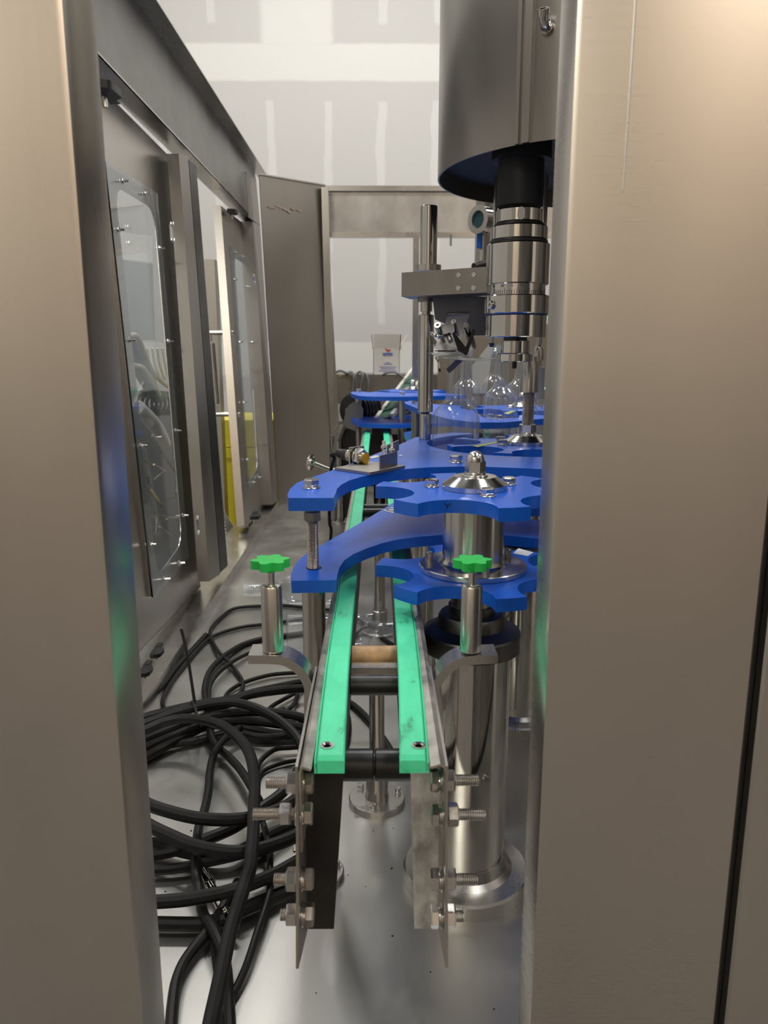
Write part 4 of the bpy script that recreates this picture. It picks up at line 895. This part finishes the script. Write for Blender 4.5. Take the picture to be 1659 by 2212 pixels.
cable('thin cable just inside that loop, coming off the clamp arm', [(590, 1395, .006), (546, 1408, .007), (508, 1426, .012), (472, 1454, .018), (455, 1480, .018), (452, 1510, .02), (460, 1540, .02)], S)
cable('short thin cable arching out from under the clamp arm', [(680, 1448, .008), (642, 1453, .008), (584, 1458, .008), (528, 1474, .008), (498, 1491, .008), (486, 1508, .012), (484, 1530, .012)], S)
cable('dark cable lying tight along the left sill', [(445, 1372, .007), (415, 1405, .007), (381, 1442, .008), (352, 1480, .009), (325, 1508, .01), (295, 1530, .01)], M)
cable('thick cable leaving the bundle for the conveyor, uppermost', [(285, 1560, .035), (330, 1545, .035), (422, 1523, .04), (495, 1512, .045), (546, 1497, .045), (609, 1483, .042), (660, 1474, .04), (720, 1470, .03)], T)
cable('thick cable leaving the bundle for the conveyor, just below the uppermost', [(440, 1535, .045), (495, 1520, .05), (533, 1503, .055), (596, 1492, .055), (660, 1487, .05), (720, 1485, .04)], T)
cable('thick cable at the bottom of the tied bundle by the post', [(285, 1605, .03), (312, 1597, .03), (369, 1573, .035), (430, 1553, .04), (500, 1540, .04), (570, 1538, .036), (630, 1545, .032), (670, 1556, .03)], T)
cable('black cable fanning from the bundle toward the post, second lowest', [(285, 1630, .02), (313, 1616, .02), (381, 1585, .025), (432, 1565, .03), (500, 1556, .028), (570, 1560, .024), (640, 1570, .02), (680, 1578, .02)], T)
cable('lowest black cable fanning from the bundle toward the post', [(285, 1650, .012), (313, 1637, .012), (356, 1613, .014), (407, 1586, .016), (457, 1566, .016), (520, 1572, .014), (590, 1585, .012), (650, 1588, .012)], T)
cable('thin cable in the dark heart of the coil', [(290, 1625, .01), (350, 1612, .01), (420, 1600, .01), (500, 1582, .012), (560, 1592, .012), (610, 1590, .012), (640, 1575, .012), (660, 1550, .012)], M)
cable('thin cable crossing up toward the conveyor behind the coil', [(560, 1560, .01), (584, 1529, .01), (610, 1512, .01), (632, 1500, .01), (665, 1480, .01)], S)
cable('thin hooked cable beside the conveyor rail above the coil', [(600, 1550, .008), (617, 1539, .01), (637, 1518, .012), (643, 1498, .012), (652, 1480, .012)], S)
cable('thin cable arching low between the coil and the upper bolt', [(556, 1660, .008), (560, 1648, .01), (574, 1632, .012), (597, 1618, .012), (629, 1615, .012), (670, 1612, .012)], S)
cable('thinner grey-black cable below that arch', [(556, 1690, .006), (566, 1668, .006), (590, 1655, .006), (625, 1645, .006), (670, 1640, .006)], S * .8)
cable('loose cable crossing on the deck under the conveyor between the strips', [(730, 1505, .006), (765, 1525, .006), (800, 1560, .006), (830, 1600, .006), (860, 1650, .006)], M)
cable('second cable curving under the conveyor near the round foot', [(745, 1520, .006), (752, 1570, .006), (745, 1610, .006), (728, 1650, .006), (715, 1700, .006)], M)
cable('thin cable crossing behind the lying bottle under the conveyor', [(730, 1420, .006), (775, 1365, .008), (815, 1350, .008), (830, 1346, .008)], S)
cable('thin cable running diagonally under the strips toward the column', [(735, 1330, .006), (775, 1340, .006), (815, 1370, .006), (860, 1400, .006), (900, 1430, .006)], S)
grit = B()
for px, py in ((683, 2145), (848, 2022), (846, 1876), (1067, 2180), (790, 1915), (752, 1890), (806, 1795), (505, 2035), (550, 1955), (849, 1790), (357, 1926), (413, 1795), (930, 2100), (700, 1985)):
    p = atz(px, py, 0); r_ = random.uniform(.0009, .0019); lathe(grit, [(0, 0), (0, r_), (r_ * .6, r_ * .7), (r_ * .8, 0)], p, (0, 0, 1), 6, random.random())
gq = obj('grit', grit, INK); gq['kind'] = 'stuff'; tag(gq, 'dark crumbs of grit scattered on the deck', 'grit')
# zip tie
zt_ = thing('zip_tie', 'black zip tie with a long upright tail around the cable bundle', 'zip tie', tuple(atz(418, 1518, .07)))
zy = atz(418, 1518, .07).y
b = B(); tl = [aty(417, 1517, zy), aty(410, 1470, zy + .005), aty(402, 1420, zy + .01), aty(393, 1378, zy + .014), aty(388, 1359, zy + .016)]
Pz = spline(tl, 5); up_ = [p + Vector((.0058, 0, 0)) for p in Pz]; extr(b, Pz + up_[::-1], (0, .0014, 0)); obj('tail', b, BLK, zt_)
b = B(); p = tl[0]; box(b, (p.x - .004, p.y - .005, p.z - .005), (p.x + .004, p.y + .003, p.z + .003)); bev(b, .001, 1); obj('head', b, BLK, zt_)
b = B(); tube(b, [atz(417, 1518, .072), atz(421, 1526, .076), atz(427, 1545, .082), atz(433, 1556, .072), atz(436, 1568, .045), atz(430, 1560, .024), atz(420, 1535, .022), atz(414, 1518, .045), atz(417, 1516, .070)], .0024, 8, 4); obj('loop', b, BLK, zt_)
# cable plug
for (a, c_, lab) in (((437, 1884), (460, 1922), 'small metal cable plug lying among the crossed cables'), ((472, 1948), (496, 1992), 'metal cable plug lower down, behind the big loop')):
    p, q = atz(*a, .014), atz(*c_, .014); t = thing('cable_plug', lab, 'plug', tuple((p + q) / 2 - Vector((0, 0, .009)))); d = (q - p); L_ = d.length
    b = B(); lathe(b, [(0, .004), (0, .0075), (L_ * .35, .0075), (L_ * .36, .0085), (L_ * .7, .0085), (L_ * .72, .007), (L_, .0065), (L_, 0)], p, d, 20); obj('plug_barrel', b, POL, t)
    b = B(); lathe(b, [(0, 0), (0, .0065), (L_ * .5, .0045), (L_ * .5, 0)], q, d, 16); obj('plug_boot', b, BLK, t)

# ================================================================== BEHIND: rollers, ramp, trough, carton
wh = thing('roller_bracket', 'black ribbed roller on a grey plate bracket left of the conveyor end', 'roller', tuple(aty(740, 990, 3.25)))
c_ = aty(762, 887, 3.40); ax_ = Vector((.55, .83, 0)).normalized()
for i in range(5):
    b = B(); r = .074; lathe(b, [(0, .02), (0, r - .006), (.003, r), (.015, r), (.018, r - .006), (.018, .02), (0, .02)], c_ + ax_ * (i * .026), ax_, 40); obj('roller_disc', b, BLK, wh)
b = B(); cyl(b, c_ - ax_ * .02, c_ + ax_ * .14, .02, 20); obj('axle', b, STEEL, wh)
b = B(); hexn(b, c_ - ax_ * .030, -ax_, .010, .024); obj('axle_nut', b, BOLT, wh)
yy = 3.33
pts = [(746, 892), (752, 876), (764, 868), (778, 872), (785, 884), (784, 905), (770, 932), (752, 925), (741, 918)]
b = B(); extr(b, [aty(px, py, yy - .02) for px, py in pts], (0, .006, 0)); bev(b, .001, 1); obj('bracket_plate', b, steel('bracket_grey', (.30, .30, .30), (.35, .5), (20, 20, 20), 3, 8, .1, .05), wh)
b = B(); tube(b, [aty(742, 918, yy), aty(733, 940, yy), aty(725, 970, yy), aty(720, 1010, yy), (aty(720, 1010, yy).x, yy, 0.004)], .014, 12, 4); obj('bracket_leg', b, DARKST, wh)
b = B(); extr(b, [aty(px, py, yy + .03) for px, py in ((741, 925), (775, 930), (772, 985), (735, 985))], (0, .05, 0)); extr(b, [(aty(738, 985, yy).x, yy + .03, 0), (aty(770, 985, yy).x, yy + .03, 0), aty(770, 984, yy + .03), aty(738, 984, yy + .03)], (0, .05, 0)); obj('bracket_block', b, BLACKST, wh)
b = B(); p = aty(731, 926, yy); hexn(b, p, (0, -1, 0), .012, .028); obj('bracket_bolt', b, BOLT, wh)
# inclined outfeed ramp
rp = thing('outfeed_ramp', 'inclined outfeed chute with pale side rails over a dark green bed', 'chute', tuple(aty(830, 905, 3.3)))
def ramp_bar(name, a, c, w_, h_, mat, y0=3.28, y1=4.5):
    p, q = aty(*a, y0), aty(*c, y1); b = B(); extr(b, [p, p + Vector((w_, 0, 0)), p + Vector((w_, 0, -h_)), p + Vector((0, 0, -h_))], q - p); return obj(name, b, mat, rp)
ramp_bar('side_rail', (803, 908), (893, 788), .016, .02, PALE); ramp_bar('side_rail', (838, 898), (925, 793), .016, .02, PALE)
p0, p1, q0, q1 = aty(809, 912, 3.28), aty(838, 904, 3.28), aty(897, 797, 4.5), aty(925, 800, 4.5)
b = B(); extr(b, [p0, p1, q1, q0], (0, 0, -.006)); obj('bed_sheet', b, DKGREEN, rp)
for k in range(4):
    a = p0.lerp(q0, .15 + k * .25); c = p1.lerp(q1, .15 + k * .25); b = B(); cyl(b, a + Vector((0, 0, .004)), c + Vector((0, 0, .004)), .008, 10); obj('cross_rod', b, GREEN if k % 2 else DKGREEN, rp)
b = B(); extr(b, [aty(803, 909, 3.28), aty(845, 900, 3.28), aty(845, 985, 3.28), aty(803, 985, 3.28)], (0, .02, 0)); obj('ramp_support', b, BLACKST, rp)
p = aty(880, 800, 4.4); b = B(); box(b, (p.x - .01, 4.38, 0), (p.x + .02, 4.41, p.z - .03)); obj('ramp_leg', b, STEEL, rp)
for sgn_, (a, c, d_, e_) in ((-1, ((790, 935), (802, 912), (812, 905), (800, 935))), (1, ((829, 935), (830, 912), (838, 900), (840, 935)))): pass
# trough behind the rear frame
tr_ = thing('rear_trough', 'dark steel trough cabinet behind the rear frame opening', 'cabinet', (.1, 4.75, FZ))
zt2 = aty(800, 809, 4.7).z
b = box(B(), (-.42, 4.7, zt2 - .36), (.75, 4.706, zt2)); obj('front_sheet', b, steel('trough_steel', (.33, .31, .28), (.4, .55), (10, 10, 10), 3, 5, .2, .05), tr_)
b = box(B(), (-.42, 4.706, zt2 - .012), (.75, 5.1, zt2)); obj('top_sheet', b, DARKST, tr_)
b = box(B(), (-.42, 4.72, FZ), (.75, 5.1, zt2 - .012)); obj('cabinet_body', b, BLACKST, tr_)
# shipping carton with print
YC = 4.72
ct = thing('carton', 'white open carton with a red bird emblem and blue print on the trough', 'carton', (aty(838, 808, YC).x, YC + .1, zt2))
L0, R0 = aty(806.5, 809, YC).x, aty(863, 809, YC).x; ztop = aty(838, 752, YC).z
bb = [(L0, YC, zt2), (R0, YC, zt2), (R0, YC + .16, zt2), (L0, YC + .16, zt2)]
for nm, a, c, th_ in (('front_face', bb[0], bb[1], (0, .003, 0)), ('side_face', bb[1], bb[2], (-.003, 0, 0)), ('back_face', bb[3], bb[2], (0, -.003, 0)), ('side_face', bb[0], bb[3], (.003, 0, 0))):
    b = B(); a = Vector(a); c = Vector(c); h = Vector((0, 0, ztop - zt2)); extr(b, [a, c, c + h, a + h], th_); obj(nm, b, WHITE, ct)
zf = aty(838, 722, YC).z
b = B(); extr(b, [(L0 + .002, YC, ztop), (R0 - .002, YC, ztop), (R0 - .003, YC - .004, zf), (L0 + .003, YC - .004, zf)], (0, .003, 0)); obj('front_flap', b, WHITE, ct)
for s_, x in ((-1, L0), (1, R0)):
    b = B(); xe = aty(803.5 if s_ < 0 else 880, 722, YC + .06).x; extr(b, [(x, YC + .004, ztop - .004), (x, YC + .15, ztop - .004), (xe, YC + .15, zf), (xe - s_ * .0 , YC + .004, zf)], (.004 * s_, 0, 0)); obj('side_flap', b, WHITE if s_ > 0 else KRAFT, ct)
    if s_ > 0:
        b = B(); extr(b, [(x - .001, YC + .002, ztop - .01), (x + .006, YC + .002, ztop - .01), (x + .010, YC + .002, zf - .002), (x + .001, YC + .002, zf - .002)], (0, .002, 0)); obj('flap_inside', b, KRAFT, ct)
def print_px(name, pts, mat):
    b = B(); extr(b, [aty(px, py, YC - .0008) for px, py in pts], (0, .0004, 0)); return obj(name, b, mat, ct)
print_px('bird_emblem', [(831, 753), (834.5, 752.6), (837.5, 756), (843, 754.5), (844, 756), (841, 759.5), (838, 760.3), (834, 757.5), (833, 755)], REDP)
print_px('printed_line', [(826.5, 762.3), (848, 762.3), (848, 766), (826.5, 766)], BLUEP); print_px('printed_line', [(827, 767), (848, 767), (848, 768.4), (827, 768.4)], BLUEP)
for x0, x1, y in ((832, 843, 783), (828, 848, 786), (819.5, 856, 792), (823, 853, 796), (818.5, 857.5, 800.3), (828, 848, 803.5)):
    print_px('printed_line', [(x0, y), (x1, y), (x1, y + 1.1), (x0, y + 1.1)], BLUEP)
# grey cables hung over the trough
for i, (lab, pts) in enumerate((('grey cable draped over the left end of the rear trough', [(722, 806, 4.68), (735, 801, 4.68), (750, 806, 4.67), (762, 806, 4.68), (768, 822, 4.68), (768, 850, 4.68), (766, 880, 4.68)]),
        ('grey cable hanging over the trough edge, second from the left', [(745, 810, 4.69), (758, 803, 4.69), (764, 812, 4.67), (763, 835, 4.67), (762, 865, 4.67)]),
        ('grey cable hanging over the trough edge, rightmost loop', [(770, 808, 4.69), (778, 803, 4.69), (784, 812, 4.67), (780, 835, 4.67), (776, 870, 4.67)]),
        ('grey cable hanging outermost right of the looped bunch', [(782, 805, 4.69), (791, 810, 4.68), (796, 826, 4.67), (795, 850, 4.67), (797, 870, 4.67)]),
        ('grey cable lying in front of the white carton', [(826, 810, 4.69), (838, 805, 4.68), (852, 804.5, 4.68), (862, 809, 4.68), (872, 816, 4.68)]))):
    b = B(); tube(b, [aty(*p) for p in pts], .0075 if i < 4 else .006, 8, 5); tag(obj('cable', b, GREY), lab, 'cable')
yt = thing('yellow_tag', 'small yellow tag lying on the rear trough edge', 'tag', tuple(aty(735, 811, 4.69)))
b = B(); extr(b, [aty(732, 812, 4.69), aty(738, 809.5, 4.69), aty(739, 811, 4.69), aty(733, 813.5, 4.69)], (0, .004, 0)); obj('tag_body', b, YEL, yt)
# pale bracketry seen past the roller: shelf rails under the trough
sf = thing('cabinet_shelf', 'pale open shelf frame below the trough, behind the rear post', 'shelf', (aty(728, 1000, 4.4).x, 4.45, FZ))
for y0, y1 in ((873, 905), (905, 910), (924, 928)):
    p, q = aty(723, y1, 4.5), aty(760, y0, 4.5); b = box(B(), (p.x, 4.5, p.z), (q.x, 4.52 if y0 > 900 else 4.505, q.z)); obj('shelf_board', b, LGREY, sf)
b = box(B(), (aty(716, 900, 4.52).x, 4.52, FZ), (aty(724, 900, 4.52).x, 4.56, aty(720, 866, 4.52).z)); obj('shelf_leg', b, DARKST, sf)
# brown cabinet and white bracing seen under the cap chute
bc = thing('brown_board', 'plain brown-grey board behind the bottles under the cap chute', 'board', (.6, 4.0, 0))
p, q = aty(945, 870, 3.95), aty(1200, 700, 3.95); b = box(B(), (p.x, 3.95, 0), (q.x, 3.97, q.z)); obj('board_sheet', b, plain('brown_grey_board', (.30, .25, .19), .5, .3, .08, 4), bc)
b = B(); extr(b, [aty(px, py, 3.94) for px, py in ((1018, 792), (1062, 738), (1066, 745), (1050, 850), (1022, 850))], (0, .008, 0)); obj('white_brace', b, LGREY, bc)

# ================================================================== SEEN THROUGH THE LEFT DOORS
yb = thing('yellow_bin', 'tall yellow wheeled bin outside the left door gap', 'bin', (-1.05, 4.0, FZ))
def bin_(t, x, y, w_, d_, h0, h1):
    b = B(); pts = lambda k, z: [(x - w_ * k, y - d_ * k, z), (x + w_ * k, y - d_ * k, z), (x + w_ * k, y + d_ * k, z), (x - w_ * k, y + d_ * k, z)]
    A_, B_ = pts(.84, h0), pts(1.0, h1); va = [b.verts.new(p) for p in A_]; vb = [b.verts.new(p) for p in B_]; b.faces.new(va[::-1]); b.faces.new(vb)
    for i in range(4): b.faces.new((va[i], va[(i + 1) % 4], vb[(i + 1) % 4], vb[i]))
    bev(b, .03, 3, 40); obj('bin_body', b, YEL, t)
    b = B(); box(b, (x - w_ * 1.06, y - d_ * 1.06, h1 - .02), (x + w_ * 1.06, y + d_ * 1.06, h1 + .03)); bev(b, .012, 2); obj('bin_rim', b, YEL, t)
    b = B(); box(b, (x - w_ * 1.04, y - d_ * 1.0, h1 + .035), (x + w_ * 1.04, y + d_ * 1.05, h1 + .17)); bev(b, .05, 4); obj('bin_lid', b, YEL, t)
    for s_ in (-1, 1):
        b = B(); cyl(b, (x + s_ * w_ * .8, y + d_ * .8, FZ + .08), (x + s_ * w_ * .95, y + d_ * .8, FZ + .08), .08, 20); obj('wheel', b, BLK, t)
p = aty(515, 1050, 4.15); bin_(yb, p.x, 4.15, .24, .24, FZ + .06, aty(510, 975, 4.0).z)
jk = thing('wire_rack', 'crumpled wire and pipe scraps on top of the yellow bin', 'scrap', (p.x, 4.1, aty(510, 935, 4.1).z))
for k in range(6):
    b = B(); x0 = p.x + random.uniform(-.1, .1); z0 = aty(510, 925, 4.1).z; tube(b, [(x0, 4.05, z0 - .05), (x0 + random.uniform(-.08, .08), 4.1, z0 + random.uniform(-.02, .05)), (x0 + random.uniform(-.1, .1), 4.15, z0 + random.uniform(-.03, .04))], .008, 8, 3); obj('pipe_scrap', b, GREY, jk)
op = thing('room_post', 'grey square steel column standing outside the left door gap', 'post', (aty(452, 700, 3.6).x, 3.6, FZ))
p, q = aty(442, 800, 3.6), aty(463, 560, 3.6); b = box(B(), (p.x, 3.6, FZ), (q.x, 3.68, q.z)); bev(b, .004, 1); obj('column_tube', b, steel('room_post_steel', (.5, .49, .46), (.35, .45), (10, 10, 10), 3, 4, .1, .04), op)
b = box(B(), (p.x - .04, 3.56, FZ), (q.x + .04, 3.72, FZ + .012)); obj('column_foot', b, DARKST, op)
rk = thing('ribbed_mat', 'white ribbed grille panel low in the door gap', 'grille', (aty(500, 1160, 3.3).x, 3.3, FZ))
for k in range(14):
    p = aty(478 + k * 1.2, 1098 + k * 7.5, 3.2); q = aty(503 + k * .6, 1140 + k * 7.0, 3.3); b = B(); tube(b, [p, q], .006, 6, 0); obj('grille_rib', b, ROOMW, rk)
b = B(); extr(b, [aty(478, 1095, 3.22), aty(490, 1215, 3.22), aty(510, 1240, 3.32), aty(512, 1160, 3.32)], (0, .01, 0)); extr(b, [aty(490, 1215, 3.22), aty(510, 1215, 3.32), (aty(510, 1215, 3.32).x, 3.32, FZ), (aty(490, 1215, 3.22).x, 3.22, FZ)], (0, .01, 0)); obj('grille_sheet', b, GREY, rk)
# machine beyond the near door
om = thing('labelling_machine', 'dark machine with teal cover and hoses beyond the near door window', 'machine', (-1.15, 2.6, FZ))
def dp(px, py, x): return atx(px, py, x)
XM = -1.12
def slab(name, pts, x, t_, mat, parent=om): b = B(); extr(b, [dp(px, py, x) for px, py in pts], (-t_, 0, 0)); bev(b, .004, 1); return obj(name, b, mat, parent)
slab('machine_body', [(262, 880), (420, 880), (420, 1330), (262, 1330)], XM - .12, .35, GREY)
slab('upper_cabinet', [(255, 560), (330, 570), (335, 735), (262, 735)], XM - .1, .3, plain('grey_blue_cabinet', (.34, .37, .40), .5, 0, .08, 4))
slab('white_board', [(252, 500), (330, 510), (330, 566), (252, 560)], XM - .3, .02, ROOMW)
slab('teal_cover', [(270, 730), (300, 725), (345, 845), (372, 850), (350, 870), (300, 790), (272, 775)], XM, .05, TEAL)
b = B(); tube(b, [dp(276, 725, XM + .02), dp(297, 727, XM + .02), dp(315, 770, XM + .02), dp(335, 810, XM + .02), dp(362, 835, XM + .02)], .011, 10, 5); obj('pale_edge_trim', b, HOSE, om)
b = B(); tube(b, [dp(272, 775, XM + .02), dp(290, 788, XM + .02), dp(310, 795, XM + .02), dp(330, 825, XM + .02), dp(345, 852, XM + .02)], .009, 10, 5); obj('pale_edge_trim', b, HOSE, om)
for k in range(4):
    b = B(); tube(b, [dp(318 + k * 11, 752, XM - .04), dp(324 + k * 11, 790, XM - .04), dp(338 + k * 9, 820, XM - .04)], .007, 8, 4); obj('white_tube', b, ROOMW, om)
b = B(); P0 = [dp(296, 880, XM + .03), dp(318, 900, XM + .03), dp(342, 930, XM + .03), dp(356, 962, XM + .03)]; SP = spline(P0, 30); tube(b, SP, lambda t_: .030 + .005 * math.sin(t_ * 2 * PI * 22), 16, 0); obj('corrugated_hose', b, HOSE, om)
b = B(); tube(b, [dp(330, 940, XM + .04), dp(350, 975, XM + .04), dp(365, 1000, XM + .04), dp(380, 1020, XM + .04)], .008, 10, 4); obj('thin_hose', b, HOSE, om)
for k in range(6):
    b = B(); c_ = dp(312 + k * 10, 872, XM - .05); lathe(b, [(0, .05), (.0, .064), (.010, .068), (.020, .064), (.020, .05), (0, .05)], c_, (-.3, .95, .1), 24); obj('coil_turn', b, BLK, om)
for k in range(7):
    b = B(); a_ = (random.uniform(305, 380), random.uniform(1000, 1140)); c2 = (a_[0] + random.uniform(-25, 30), a_[1] + random.uniform(-30, 40)); cyl(b, dp(*a_, XM + .01), dp(*c2, XM - .02), random.uniform(.004, .009), 10); obj('steel_rod', b, POL, om)
for (a_, c2) in (((315, 1112), (358, 1117)), ((360, 1120), (390, 1118)), ((340, 1120), (338, 1150)), ((322, 1055), (345, 1090)), ((326, 1060), (350, 1092))):
    b = B(); cyl(b, dp(*a_, XM + .03), dp(*c2, XM + .03), .007, 10); obj('steel_rod', b, POL, om)
